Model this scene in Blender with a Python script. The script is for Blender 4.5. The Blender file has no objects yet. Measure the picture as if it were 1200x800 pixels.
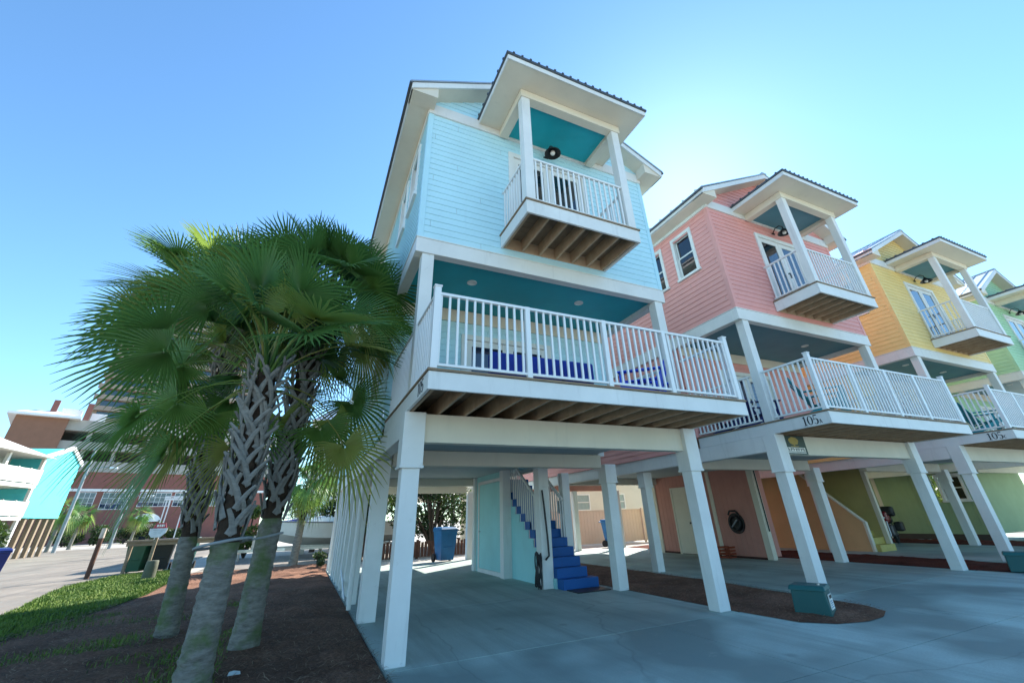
import bpy, bmesh, math, random
import numpy as np
from mathutils import Vector, Matrix, noise

random.seed(7)
RNG = np.random.default_rng(11)
SC = bpy.context.scene
COL = SC.collection
PI = math.pi


# ------------------------------------------------------------------ objects
def tag(o, label=None, cat=None, group=None, kind=None):
    if label: o['label'] = label
    if cat: o['category'] = cat
    if group: o['group'] = group
    if kind: o['kind'] = kind
    return o


def thing(name, label, cat, loc=(0, 0, 0), rz=0.0, group=None):
    o = bpy.data.objects.new(name, None)
    o.empty_display_size = 0.3
    COL.objects.link(o)
    o.location = loc
    o.rotation_euler = (0, 0, rz)
    return tag(o, label, cat, group)


def node(name, parent, loc=(0, 0, 0), rz=0.0):
    o = bpy.data.objects.new(name, None)
    o.empty_display_size = 0.1
    COL.objects.link(o)
    o.location = loc
    o.rotation_euler = (0, 0, rz)
    o.parent = parent
    return o


def inst(src, name, parent, loc=(0, 0, 0), rz=0.0, scale=None):
    """another object sharing src's mesh"""
    o = src.copy()
    o.name = name
    COL.objects.link(o)
    o.parent = parent
    o.location = loc
    o.rotation_euler = (0, 0, rz)
    if scale: o.scale = scale
    return o


def copy_tree(o, parent=None):
    c = o.copy()
    COL.objects.link(c)
    c.parent = parent
    for ch in o.children:
        copy_tree(ch, c)
    return c


class MB:
    """collects faces, then links them as ONE mesh object"""

    def __init__(self):
        self.v = []
        self.f = []

    def add(self, vs, fs):
        b = len(self.v)
        self.v += [tuple(p) for p in vs]
        self.f += [tuple(i + b for i in f) for f in fs]
        return self

    def box(self, x0, x1, y0, y1, z0, z1):
        v = [(x0, y0, z0), (x1, y0, z0), (x1, y1, z0), (x0, y1, z0),
             (x0, y0, z1), (x1, y0, z1), (x1, y1, z1), (x0, y1, z1)]
        return self.add(v, [(0, 3, 2, 1), (4, 5, 6, 7), (0, 1, 5, 4), (1, 2, 6, 5), (2, 3, 7, 6), (3, 0, 4, 7)])

    def hexa(self, v):
        """8 corners, bottom ring then top ring"""
        return self.add(v, [(0, 3, 2, 1), (4, 5, 6, 7), (0, 1, 5, 4), (1, 2, 6, 5), (2, 3, 7, 6), (3, 0, 4, 7)])

    def quad(self, a, b, c, d):
        return self.add([a, b, c, d], [(0, 1, 2, 3)])

    def bar(self, p, q, w, h, up=(0, 0, 1)):
        p, q = Vector(p), Vector(q)
        d = (q - p).normalized()
        u = Vector(up)
        s = d.cross(u)
        if s.length < 1e-4:
            s = d.cross(Vector((1, 0, 0)))
        s.normalize()
        u = s.cross(d)
        s *= w / 2
        u *= h / 2
        r = lambda c: [c - s - u, c + s - u, c + s + u, c - s + u]
        v = r(p) + r(q)
        return self.add(v, [(0, 1, 2, 3), (7, 6, 5, 4), (0, 4, 5, 1), (1, 5, 6, 2), (2, 6, 7, 3), (3, 7, 4, 0)])

    def tube(self, pts, r, n=10, cap=True):
        pts = [Vector(p) for p in pts]
        rs = r if isinstance(r, (list, tuple)) else [r] * len(pts)
        v, f = [], []
        ref = None
        for i, p in enumerate(pts):
            a = pts[max(i - 1, 0)]
            b = pts[min(i + 1, len(pts) - 1)]
            d = (b - a).normalized()
            if ref is None:
                ref = Vector((0, 0, 1)) if abs(d.z) < .9 else Vector((1, 0, 0))
            s = d.cross(ref)
            s.normalize()
            u = s.cross(d)
            ref = u
            for k in range(n):
                t = 2 * PI * k / n
                v.append(p + (s * math.cos(t) + u * math.sin(t)) * rs[i])
        for i in range(len(pts) - 1):
            for k in range(n):
                a, b = i * n + k, i * n + (k + 1) % n
                f.append((a, a + n, b + n, b))
        if cap:
            f.append(tuple(range(n)))
            f.append(tuple(reversed(range((len(pts) - 1) * n, len(pts) * n))))
        return self.add(v, f)

    def lathe(self, prof, c=(0, 0, 0), n=24, cap=True):
        v, f = [], []
        for (r, z) in prof:
            for k in range(n):
                t = 2 * PI * k / n
                v.append((c[0] + r * math.cos(t), c[1] + r * math.sin(t), c[2] + z))
        for i in range(len(prof) - 1):
            for k in range(n):
                a, b = i * n + k, i * n + (k + 1) % n
                f.append((a, b, b + n, a + n))
        if cap:
            f.append(tuple(reversed(range(n))))
            f.append(tuple(range((len(prof) - 1) * n, len(prof) * n)))
        return self.add(v, f)

    def prism(self, poly, axis, a0, a1):
        """poly: 2-D outline in the two other axes (x:(y,z) y:(x,z) z:(x,y))"""
        n = len(poly)
        mk = {'x': lambda p, a: (a, p[0], p[1]), 'y': lambda p, a: (p[0], a, p[1]), 'z': lambda p, a: (p[0], p[1], a)}[axis]
        v = [mk(p, a0) for p in poly] + [mk(p, a1) for p in poly]
        f = [tuple(reversed(range(n))), tuple(range(n, 2 * n))]
        for i in range(n):
            j = (i + 1) % n
            f.append((i, j, j + n, i + n))
        return self.add(v, f)

    def build(self, name, mat, parent=None, bevel=0.0, smooth=None, loc=None, fix=True):
        me = bpy.data.meshes.new(name)
        me.from_pydata([tuple(p) for p in self.v], [], self.f)
        if fix:
            bm = bmesh.new()
            bm.from_mesh(me)
            bmesh.ops.recalc_face_normals(bm, faces=bm.faces)
            bm.to_mesh(me)
            bm.free()
        me.materials.append(mat)
        if smooth is not None:
            me.polygons.foreach_set('use_smooth', [True] * len(me.polygons))
            me.set_sharp_from_angle(angle=math.radians(smooth))
        o = bpy.data.objects.new(name, me)
        COL.objects.link(o)
        if parent: o.parent = parent
        if loc: o.location = loc
        if bevel:
            m = o.modifiers.new('edge', 'BEVEL')
            m.width = bevel
            m.segments = 2
            m.limit_method = 'ANGLE'
            m.angle_limit = math.radians(40)
        return o


def np_mesh(name, V, F, mat, parent=None, attr=None):
    """fast mesh from numpy arrays; F is a list/array of quads (n,4) or tris (n,3)"""
    V = np.asarray(V, np.float32)
    F = np.asarray(F, np.int32)
    me = bpy.data.meshes.new(name)
    me.vertices.add(len(V))
    me.vertices.foreach_set('co', V.ravel())
    k = F.shape[1]
    me.loops.add(F.size)
    me.loops.foreach_set('vertex_index', F.ravel())
    me.polygons.add(len(F))
    me.polygons.foreach_set('loop_start', np.arange(0, F.size, k, dtype=np.int32))
    me.update(calc_edges=True)
    if attr is not None:
        at = me.attributes.new('tone', 'FLOAT', 'POINT')
        at.data.foreach_set('value', np.asarray(attr, np.float32))
    me.materials.append(mat)
    o = bpy.data.objects.new(name, me)
    COL.objects.link(o)
    if parent: o.parent = parent
    return o


# ------------------------------------------------------------------ materials
def lin(r, g, b):
    f = lambda c: c / 12.92 if c <= .04045 else ((c + .055) / 1.055) ** 2.4
    return (f(r / 255), f(g / 255), f(b / 255))


def new_mat(name):
    m = bpy.data.materials.new(name)
    m.use_nodes = True
    nt = m.node_tree
    b = nt.nodes['Principled BSDF']
    return m, nt, b


def ln(nt, a, b): nt.links.new(a, b)


def add_noise(nt, vec, scale, detail=4, rough=.6, stretch=None):
    n = nt.nodes.new('ShaderNodeTexNoise')
    n.inputs['Scale'].default_value = scale
    n.inputs['Detail'].default_value = detail
    n.inputs['Roughness'].default_value = rough
    if stretch:
        mp = nt.nodes.new('ShaderNodeMapping')
        mp.inputs['Scale'].default_value = stretch
        ln(nt, vec, mp.inputs['Vector'])
        vec = mp.outputs['Vector']
    ln(nt, vec, n.inputs['Vector'])
    return n.outputs['Fac']


def ramp(nt, fac, stops):
    r = nt.nodes.new('ShaderNodeValToRGB')
    el = r.color_ramp.elements
    el[0].position, el[0].color = stops[0][0], (*stops[0][1], 1)
    el[1].position, el[1].color = stops[-1][0], (*stops[-1][1], 1)
    for p, c in stops[1:-1]:
        e = el.new(p)
        e.color = (*c, 1)
    ln(nt, fac, r.inputs['Fac'])
    return r.outputs['Color']


def mixc(nt, fac, a, b, mode='MIX'):
    m = nt.nodes.new('ShaderNodeMix')
    m.data_type = 'RGBA'
    m.blend_type = mode
    for sock, val in ((m.inputs[0], fac), (m.inputs[6], a), (m.inputs[7], b)):
        if hasattr(val, 'node'): ln(nt, val, sock)
        elif isinstance(val, (int, float)): sock.default_value = val
        else: sock.default_value = (*val, 1)
    return m.outputs[2]


def bump(nt, b, h, strength=.3, dist=.01):
    n = nt.nodes.new('ShaderNodeBump')
    n.inputs['Strength'].default_value = strength
    n.inputs['Distance'].default_value = dist
    ln(nt, h, n.inputs['Height'])
    ln(nt, n.outputs['Normal'], b.inputs['Normal'])


def wpos(nt):
    return nt.nodes.new('ShaderNodeNewGeometry').outputs['Position']


def paint(name, c, rough=.55, var=.10, dirt=.22, dirtcol=(.22, .21, .19), bumps=.12):
    """house paint: slight blotches, grime in vertical runs with a shape of its own"""
    m, nt, b = new_mat(name)
    P = wpos(nt)
    n1 = add_noise(nt, P, 1.3, 5)
    base = ramp(nt, n1, [(.3, tuple(x * (1 - var) for x in c)), (.7, tuple(min(1, x * (1 + var * .5)) for x in c))])
    n2 = add_noise(nt, P, 2.2, 6, .7, (3.5, 3.5, .35))
    g = ramp(nt, n2, [(.56, (0, 0, 0)), (.82, (1, 1, 1))])
    k = nt.nodes.new('ShaderNodeMath')
    k.operation = 'MULTIPLY'
    k.inputs[1].default_value = dirt
    ln(nt, g, k.inputs[0])
    base = mixc(nt, k.outputs[0], base, dirtcol)
    n3 = add_noise(nt, P, 9, 8, .72)                                    # scuffs
    sc_ = ramp(nt, n3, [(.62, (0, 0, 0)), (.74, (dirt, dirt, dirt))])
    ln(nt, mixc(nt, sc_, base, dirtcol), b.inputs['Base Color'])
    b.inputs['Roughness'].default_value = rough
    b.inputs['Specular IOR Level'].default_value = .35
    bump(nt, b, add_noise(nt, P, 60, 3, .6, (1, 1, .2)), bumps, .004)
    return m


def plain(name, c, rough=.5, metal=0.0, var=.12, scale=6, spec=.5):
    m, nt, b = new_mat(name)
    n1 = add_noise(nt, wpos(nt), scale, 5)
    ln(nt, ramp(nt, n1, [(.3, tuple(x * (1 - var) for x in c)), (.7, tuple(min(1, x * (1 + var)) for x in c))]), b.inputs['Base Color'])
    b.inputs['Roughness'].default_value = rough
    b.inputs['Metallic'].default_value = metal
    b.inputs['Specular IOR Level'].default_value = spec
    return m


def wood(name, c1, c2, rough=.8, along=(1, 1, 1)):
    m, nt, b = new_mat(name)
    P = wpos(nt)
    n = add_noise(nt, P, 5, 7, .7, along)
    n2 = add_noise(nt, P, 1.1, 4)
    col = mixc(nt, n2, ramp(nt, n, [(.3, c1), (.7, c2)]), c1)
    ln(nt, col, b.inputs['Base Color'])
    b.inputs['Roughness'].default_value = rough
    b.inputs['Specular IOR Level'].default_value = .2
    bump(nt, b, n, .4, .006)
    return m


def glass_dark(name, c, rough=.04):
    m, nt, b = new_mat(name)
    n1 = add_noise(nt, wpos(nt), .7, 3)
    ln(nt, ramp(nt, n1, [(.35, tuple(x * .6 for x in c)), (.65, c)]), b.inputs['Base Color'])
    b.inputs['Roughness'].default_value = rough
    b.inputs['Specular IOR Level'].default_value = .9
    b.inputs['Coat Weight'].default_value = .6
    b.inputs['Coat Roughness'].default_value = .02
    bump(nt, b, add_noise(nt, wpos(nt), 1.6, 2), .05, .02)
    return m


def leafmat(name, stops, trans=.35, rough=.5):
    m, nt, b = new_mat(name)
    at = nt.nodes.new('ShaderNodeAttribute')
    at.attribute_name = 'tone'
    n = add_noise(nt, wpos(nt), 9, 3)
    mx = nt.nodes.new('ShaderNodeMath')
    mx.operation = 'MULTIPLY_ADD'
    ln(nt, n, mx.inputs[0])
    mx.inputs[1].default_value = .22
    ln(nt, at.outputs['Fac'], mx.inputs[2])
    sb = nt.nodes.new('ShaderNodeMath')
    sb.operation = 'SUBTRACT'
    ln(nt, mx.outputs[0], sb.inputs[0])
    sb.inputs[1].default_value = .11
    col = ramp(nt, sb.outputs[0], stops)
    ln(nt, col, b.inputs['Base Color'])
    b.inputs['Roughness'].default_value = rough
    b.inputs['Specular IOR Level'].default_value = .4
    tr = nt.nodes.new('ShaderNodeBsdfTranslucent')
    ln(nt, mixc(nt, .35, col, (.13, .22, .03), 'MIX'), tr.inputs['Color'])
    ms = nt.nodes.new('ShaderNodeMixShader')
    ms.inputs[0].default_value = trans
    ln(nt, b.outputs[0], ms.inputs[1])
    ln(nt, tr.outputs[0], ms.inputs[2])
    ln(nt, ms.outputs[0], nt.nodes['Material Output'].inputs['Surface'])
    return m


M = {}
M['white'] = paint('white trim paint', (.77, .77, .74), .5, .09, .26)
M['white_soft'] = paint('cream soffit paint', (.76, .69, .56), .6, .07, .14)
M['rail'] = paint('white vinyl rail', (.82, .83, .82), .38, .04, .08)
M['ceil_teal'] = paint('teal porch ceiling paint', (.012, .40, .47), .45, .12, .08)
M['ceil_grey'] = paint('grey underside paint', (.42, .45, .45), .7, .1, .2)
M['ceil_slate'] = paint('slate porch ceiling paint', (.10, .27, .33), .5, .12, .1)
M['joist'] = wood('treated joist', (.42, .29, .18), (.70, .53, .36))
M['decking'] = wood('weathered decking', (.22, .155, .10), (.42, .31, .21))
M['metal_roof'] = plain('galvanised roof', (.52, .55, .57), .38, .75, .10, 2.5)
M['edge_shade_metal'] = plain('shade-painted roof edge metal', (.10, .115, .13), .5, .4, .15, 4)  # silver roof metal again, the shade on its edges painted in as dark
M['black'] = plain('black plastic', (.012, .012, .013), .45)
M['number'] = plain('dark house number', (.006, .008, .014), .5)
M['glass'] = glass_dark('window glass', (.012, .02, .028))
M['glass_blue'] = glass_dark('blue window glass', (.010, .022, .07))
M['chrome'] = plain('brushed metal', (.55, .55, .55), .3, .9)
M['lamp_white'] = plain('lamp diffuser', (.82, .80, .74), .5)
M['bluepaint'] = paint('blue stair paint', (.008, .10, .34), .5, .12, .18, (.03, .05, .09))
M['bin_blue'] = plain('blue bin plastic', (.006, .12, .30), .42, 0, .15, 3)
M['bin_green'] = plain('green bin plastic', (.02, .10, .05), .5, 0, .15, 3)
M['cushion'] = plain('blue cushion', (.008, .032, .26), .85, 0, .2, 8)
M['navy'] = plain('navy chair plastic', (.010, .02, .16), .5)
M['teal_chair'] = plain('turquoise chair plastic', (.01, .30, .36), .5)
M['tire'] = plain('tyre rubber', (.015, .015, .016), .85)
# ------------------------------------------------------------------ houses
def siding(mb, P, U, N, z0, z1, a0, a1, holes=(), h=.132, clip=None):
    """lap siding: each board leans out at its foot.  P: corner at a=0,z=0; U along the wall; N outwards.
    holes: (a0,a1,z0,z1).  clip(z)->(amin,amax) trims boards to a gable."""
    P, U, N = Vector(P), Vector(U), Vector(N)
    Z = Vector((0, 0, 1))
    n = max(1, round((z1 - z0) / h))
    hh = (z1 - z0) / n
    for i in range(n):
        za, zb = z0 + i * hh, z0 + (i + 1) * hh
        A, B = a0, a1
        A2, B2 = a0, a1
        if clip:
            A, B = clip(za)
            A2, B2 = clip(zb)
            if B - A < .02: continue
            if B2 < A2: A2 = B2 = (A2 + B2) / 2
        cuts = [(A, B, A2, B2)]
        zm = (za + zb) / 2
        for (h0, h1, hz0, hz1) in holes:
            if hz0 < zm < hz1:
                new = []
                for (s, e, s2, e2) in cuts:
                    if h1 <= s or h0 >= e:
                        new.append((s, e, s2, e2))
                        continue
                    if h0 > s: new.append((s, h0, s2, h0))
                    if h1 < e: new.append((h1, e, h1, e2))
                cuts = new
        j0 = a0 + ((i * 1.37 + 1.1) % 3.66)                 # butt joints, staggered
        new = []
        for (s, e, s2, e2) in cuts:
            k = j0
            while not clip and k < e - .08:
                if k > s + .08:
                    new.append((s, k - .002, s2, k - .002))
                    s = s2 = k + .002
                k += 3.66
            new.append((s, e, s2, e2))
        cuts = new
        for (s, e, s2, e2) in cuts:
            p = lambda a, z, o: P + U * a + Z * z + N * o
            mb.quad(p(s, za, .018), p(e, za, .018), p(e2, zb, .004), p(s2, zb, .004))
            mb.quad(p(s, za, .0), p(e, za, .0), p(e, za, .018), p(s, za, .018))
    return mb


PROTO = {}


def proto_box(key, x, y, z, mat, bevel=.004):
    """mesh of an upright centred box standing on z=0, made once"""
    if key not in PROTO:
        o = MB().box(-x / 2, x / 2, -y / 2, y / 2, 0, z).build(key, mat, None, bevel)
        PROTO[key] = o
        o['proto'] = 1
        COL.objects.unlink(o)
    return PROTO[key]


def rail_run(parent, p, q, ztop, zbot, sp=.115, stuff=False, name='railing', posts=(), mat=None, bal='baluster', skip_ends=.06):
    """a straight railing between plan points p and q: bottom rail, top rail, balusters, posts (fractions)"""
    mat = mat or M['rail']
    p, q = Vector((p[0], p[1], 0)), Vector((q[0], q[1], 0))
    L = (q - p).length
    d = (q - p) / L
    ang = math.atan2(d.y, d.x)
    r = node(name, parent)
    MB().bar((p.x, p.y, ztop - .022), (q.x, q.y, ztop - .022), .06, .044).build('top_rail', mat, r, .006)
    MB().bar((p.x, p.y, zbot + .02), (q.x, q.y, zbot + .02), .045, .04).build('bottom_rail', mat, r, .005)
    n = max(1, round((L - 2 * skip_ends) / sp))
    hb = ztop - .044 - (zbot + .04)
    src = proto_box('baluster_%d_%s' % (round(hb * 1000), mat.name), .032, .032, hb, mat, .004)
    pos = [skip_ends + (L - 2 * skip_ends) * (i + .5) / n for i in range(n)]
    pos = [s for s in pos if all(abs(s - t * L) > .05 for t, _ in posts)]
    if stuff:
        mb = MB()
        for s in pos:
            c = p + d * s
            mb.box(c.x - .016, c.x + .016, c.y - .016, c.y + .016, zbot + .04, ztop - .044)
        o = mb.build(bal, mat, r)
        o['kind'] = 'stuff'
    else:
        for s in pos:
            c = p + d * s
            inst(src, bal, r, (c.x, c.y, zbot + .04), ang)
    for t, (w, zb, zt) in posts:
        c = p + d * (t * L)
        m = MB().box(c.x - w / 2, c.x + w / 2, c.y - w / 2, c.y + w / 2, zb, zt)
        m.box(c.x - w / 2 - .012, c.x + w / 2 + .012, c.y - w / 2 - .012, c.y + w / 2 + .012, zt, zt + .02)
        m.build('railing_post', mat, r, .004)
    return r


def window(parent, axis, plane, a0, a1, z0, z1, out, trim, glass=None, blind=None):
    """double-hung window in a wall whose outer face is `plane`; axis 'x': wall spans x, 'y': wall spans y"""
    glass = glass or M['glass']

    def bx(mb, A0, A1, Z0, Z1, o0, o1):
        lo, hi = sorted((plane + out * o0, plane + out * o1))
        if axis == 'x': mb.box(A0, A1, lo, hi, Z0, Z1)
        else: mb.box(lo, hi, A0, A1, Z0, Z1)
        return mb
    w = node('window', parent)
    t = .095
    m = MB()
    bx(m, a0 - t, a0, z0 - .02, z1 + t, -.05, .045)
    bx(m, a1, a1 + t, z0 - .02, z1 + t, -.05, .045)
    bx(m, a0, a1, z1, z1 + t, -.05, .043)
    m.build('frame', trim, w, .005)
    bx(MB(), a0 - t - .03, a1 + t + .03, z0 - .09, z0 - .02, -.05, .07).build('sill', trim, w, .005)
    s = .045
    zm = (z0 + z1) / 2
    m = MB()
    for (za, zb, o0) in ((z0 - .02, zm + .02, -.02), (zm - .02, z1, -.055)):
        bx(m, a0, a0 + s, za, zb, o0 - .03, o0)
        bx(m, a1 - s, a1, za, zb, o0 - .03, o0)
        bx(m, a0 + s, a1 - s, za, za + s, o0 - .03, o0 - .001)
        bx(m, a0 + s, a1 - s, zb - s, zb, o0 - .03, o0 - .001)
    m.build('sash', trim, w, .004)
    m = MB()
    bx(m, a0 + s, a1 - s, z0 - .02 + s, zm + .02 - s, -.042, -.036)
    bx(m, a0 + s, a1 - s, zm - .02 + s, z1 - s, -.077, -.071)
    m.build('pane', glass, w)
    return w


def glazed_door(parent, plane, a0, a1, z0, z1, leaves, trim, glass, handle=True, name='door'):
    """glazed door set in a wall facing -y"""
    d = node(name, parent)
    t = .11
    m = MB()
    m.box(a0 - t, a0, plane - .045, plane + .06, z0, z1 + t)
    m.box(a1, a1 + t, plane - .045, plane + .06, z0, z1 + t)
    m.box(a0, a1, plane - .043, plane + .06, z1, z1 + t)
    m.box(a0, a1, plane - .03, plane + .06, z0, z0 + .03)
    m.build('frame', trim, d, .005)
    w = (a1 - a0) / leaves
    for k in range(leaves):
        x0, x1 = a0 + k * w + .006, a0 + (k + 1) * w - .006
        s = .12
        m = MB()
        m.box(x0, x0 + s, plane - .005, plane + .04, z0 + .03, z1 - .005)
        m.box(x1 - s, x1, plane - .005, plane + .04, z0 + .03, z1 - .005)
        m.box(x0 + s, x1 - s, plane - .003, plane + .04, z1 - .13, z1 - .005)
        m.box(x0 + s, x1 - s, plane - .003, plane + .04, z0 + .03, z0 + .27)
        m.build('leaf', trim, d, .005)
        MB().box(x0 + s, x1 - s, plane + .012, plane + .02, z0 + .27, z1 - .13).build('pane', glass, d)
        if handle and k < 2:
            hx = x1 - s / 2 if k == 0 else x0 + s / 2
            m = MB().box(hx - .02, hx + .02, plane - .018, plane - .005, z0 + .95, z0 + 1.12)
            m.tube([(hx, plane - .018, z0 + 1.03), (hx, plane - .06, z0 + 1.03), (hx + (.09 if k else -.09), plane - .06, z0 + 1.03)], .011, 8)
            m.build('handle', M['black'], d)
    return d


def stroke(mb, pts, widths, y_of=None, depth=.006):
    """a flat pen stroke in (u,v) with varying width"""
    n = len(pts)
    L, R = [], []
    for i, (u, v) in enumerate(pts):
        a, b = pts[max(0, i - 1)], pts[min(n - 1, i + 1)]
        dx, dy = b[0] - a[0], b[1] - a[1]
        l = math.hypot(dx, dy) or 1
        w = widths[i] / 2
        L.append((u - dy / l * w, v + dx / l * w))
        R.append((u + dy / l * w, v - dx / l * w))
    return [(L[i], R[i], R[i + 1], L[i + 1]) for i in range(n - 1)]


def glyph(ch):
    """quads of a book-face numeral one unit tall"""
    q = []
    if ch == '1':
        q += stroke(None, [(.25, 0), (.25, 1)], [.15, .15])
        q += stroke(None, [(.06, .02), (.44, .02)], [.05, .05])
        q += stroke(None, [(.05, .84), (.25, .97)], [.05, .07])
        return q, .5
    if ch == '0':
        pts, w = [], []
        for k in range(29):
            t = 2 * PI * k / 28
            pts.append((.32 + .25 * math.sin(t), .5 + .47 * math.cos(t)))
            w.append(.045 + .10 * abs(math.sin(t)) ** 1.5)
        return stroke(None, pts, w), .64
    if ch == '5':
        q += stroke(None, [(.13, .95), (.5, .95)], [.11, .10])
        q += stroke(None, [(.13, .99), (.09, .52)], [.045, .045])
        pts, w = [], []
        for k in range(19):
            t = math.radians(140 - 260 * k / 18)
            pts.append((.27 + .235 * math.cos(t), .30 + .285 * math.sin(t)))
            w.append(.05 + .10 * max(0, math.cos(t)))
        q += stroke(None, pts, w)
        q += stroke(None, [(.10, .08), (.14, .12)], [.1, .1])
        return q, .6
    if ch == 'A':
        q += stroke(None, [(.02, 0), (.3, 1)], [.06, .06])
        q += stroke(None, [(.3, 1), (.62, 0)], [.15, .15])
        q += stroke(None, [(.14, .33), (.46, .33)], [.06, .06])
        return q, .7
    if ch == 'C':
        pts, w = [], []
        for k in range(21):
            t = math.radians(45 + 270 * k / 20)
            pts.append((.34 + .28 * math.cos(t), .5 + .46 * math.sin(t)))
            w.append(.06 + .12 * max(0, -math.cos(t)))
        return stroke(None, pts, w), .68
    return [], .3


def text_quads(s, h, small=.45):
    out, u = [], 0.0
    for ch in s:
        k = h * (small if ch.isalpha() else 1)
        q, w = glyph(ch)
        out += [[(u + a * k, b * k) for a, b in quad] for quad in q]
        u += w * k + h * .05
    return out, u


Z_D0, Z_D1 = 2.737, 2.958          # deck fascia
Z_B0, Z_B1 = 5.306, 5.583          # band between the storeys
Z_E = 8.60                         # top of the siding
DEPTH = 12.7


def roof_sheet(mb, a, b, c, d, th=.03, ribs=0, rib_w=.035, rib_h=.035):
    """a sloped metal sheet a-b along the eave, c-d along the ridge, with ribs running up the slope"""
    a, b, c, d = map(Vector, (a, b, c, d))
    n = (b - a).cross(d - a).normalized()
    if n.z < 0: n = -n
    t = n * th
    mb.hexa([a, b, c, d, a + t, b + t, c + t, d + t])
    for i in range(ribs):
        s = (i + .5) / ribs
        p, q = a.lerp(b, s), d.lerp(c, s)
        u = (b - a).normalized() * rib_w / 2
        h = n * (th + rib_h)
        e = n * (th - .001)
        mb.hexa([p - u + e, p + u + e, q + u + e, q - u + e, p - u * .5 + h, p + u * .5 + h, q + u * .5 + h, q - u * .5 + h])


def house(d, label, cols, num, plan):
    H = thing('stilt_house', label, 'house', (d, 0, 0), 0, 'coloured stilt houses in a row')
    W, SO = M['white'], M['white_soft']
    wall, ceil = cols['wall'], cols['ceiling']
    # ---- posts on the ground
    def post(x0, y0, w, zt, casing=True, y_w=None):
        yw = y_w or w
        m = MB().box(x0, x0 + w, y0, y0 + yw, 0, 2.02)
        if casing:
            m.box(x0 - .03, x0 + w + .03, y0 - .03, y0 + yw + .03, 2.045, zt)
            m.box(x0 - .042, x0 + w + .042, y0 - .042, y0 + yw + .042, 2.015, 2.048)
        else:
            m.box(x0, x0 + w, y0, y0 + yw, 2.02, zt)
        return m.build('post', W, H, .007)
    for x0, y0, w, zt, cas in plan['posts']:
        post(x0, y0, w, zt, cas)
    # ---- beams under the first floor
    MB().box(.262, 4.965, .05, .23, 2.352, 2.735).build('beam', SO, H, .008)
    MB().box(.30, 4.97, 2.64, 2.84, 2.335, 2.61).build('beam', SO, H, .008)
    MB().box(.22, 4.98, 8.76, 8.94, 2.38, 2.61).build('beam', SO, H, .008)
    MB().box(.22, 4.98, 12.50, 12.66, 2.38, 2.735).build('beam', plan.get('rear_beam', SO), H, .008)
    MB().box(-.02, .17, .265, 12.66, 2.42, 2.735).build('beam', W, H, .008)
    MB().box(5.05, 5.24, 2.86, 12.66, 2.62, 2.735).build('beam', W, H, .008)
    m = MB()
    ho = plan.get('stair_hole')
    if ho:
        hx0, hx1, hy0, hy1 = ho
        m.box(.17, hx0, .23, 12.5, 2.615, 2.64)
        m.box(hx1, 5.05, 2.86, 12.5, 2.615, 2.64)
        m.box(hx0, hx1 - .25, .23, 2.86, 2.615, 2.64)
        m.box(hx0, hx1, 2.86, hy0, 2.615, 2.64)
        m.box(hx0, hx1, hy1, 12.5, 2.615, 2.64)
    else:
        m.box(.17, 5.05, .23, 12.5, 2.615, 2.64)
    m.build('underside_panel', M['ceil_grey'], H)
    # ---- deck
    D = node('deck', H)
    x0, x1, y0 = -.013, 5.263, -1.211
    m = MB()
    m.box(x0, x1, y0, y0 + .04, Z_D0, Z_D1 - .004)
    m.box(x0, x0 + .04, y0 + .04, 1.98, Z_D0, Z_D1 - .004)
    m.box(x1 - .04, x1, y0 + .04, 1.98, Z_D0, Z_D1 - .004)
    m.build('fascia_board', W, D, .006)
    m = MB()
    nb = 22
    for k in range(nb):
        ya = y0 - .02 + k * (3.2 / nb)
        m.box(x0 - .015, x1 + .015, ya, ya + 3.2 / nb - .008, Z_D1, Z_D1 + .028)
    m.build('decking', M['decking'], D)
    nj = 14
    for k in range(nj):
        xx = x0 + .075 + k * (x1 - x0 - .15) / (nj - 1)
        MB().box(xx - .02, xx + .02, y0 + .041, 2.6, Z_D0 + .004, Z_D1 - .002).build('joist', M['joist'], D, .003)
    # ---- railing round the deck
    ztop, zbot = 4.03, 3.035
    R = node('deck_railing', H)
    pw = (.085, Z_D1 + .028, 4.10)
    iw = (.07, Z_D1 + .028, 4.03)
    XL, XR, YF = .045, 5.205, -1.15
    xs = [XL, 1.33, 2.62, 3.79, XR]
    L = XR - XL
    rail_run_into(R, (XL, YF), (XR, YF), ztop, zbot, [(0, pw)] + [((x - XL) / L, iw) for x in xs[1:4]] + [(1, pw)])
    rail_run_into(R, (XL, YF + .05), (XL, -.10), ztop, zbot, [])
    rail_run_into(R, (XL, .20), (XL, 1.96), ztop, zbot, [])
    rail_run_into(R, (XR, YF + .05), (XR, -.10), ztop, zbot, [])
    rail_run_into(R, (XR, .20), (XR, 1.96), ztop, zbot, [], stuff=True)
    # ---- porch posts
    for xa in (.0, 4.87):
        MB().box(xa, xa + .2, -.075, .125, Z_D1 + .028, Z_B0).build('porch_post', W, H, .007)
    # ---- band between the storeys
    m = MB()
    m.box(-.118, 5.148, -.10, .06, Z_B0, Z_B1)
    m.box(-.118, .05, .06, DEPTH, Z_B0, Z_B1)
    m.box(4.98, 5.148, .06, DEPTH, Z_B0, Z_B1)
    m.box(-.13, 5.16, -.112, .0, Z_B1, Z_B1 + .02)
    m.box(-.13, -.10, 0, DEPTH, Z_B1, Z_B1 + .02)
    m.build('band_board', W, H, .006)
    MB().box(.05, 4.98, .06, 2.0, 5.40, 5.43).build('porch_ceiling', ceil, H)
    for lx in (1.13, 3.52):
        l = node('recessed_light', H, (lx, .73, 5.40))
        MB().lathe([(.095, -.012), (.095, 0), (.07, 0), (.07, -.012), (.095, -.012)], n=24, cap=False).build('trim_ring', W, l, smooth=40)
        MB().lathe([(.0, -.003), (.07, -.003)], n=24, cap=False).build('lens', M['lamp_white'], l)
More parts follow.
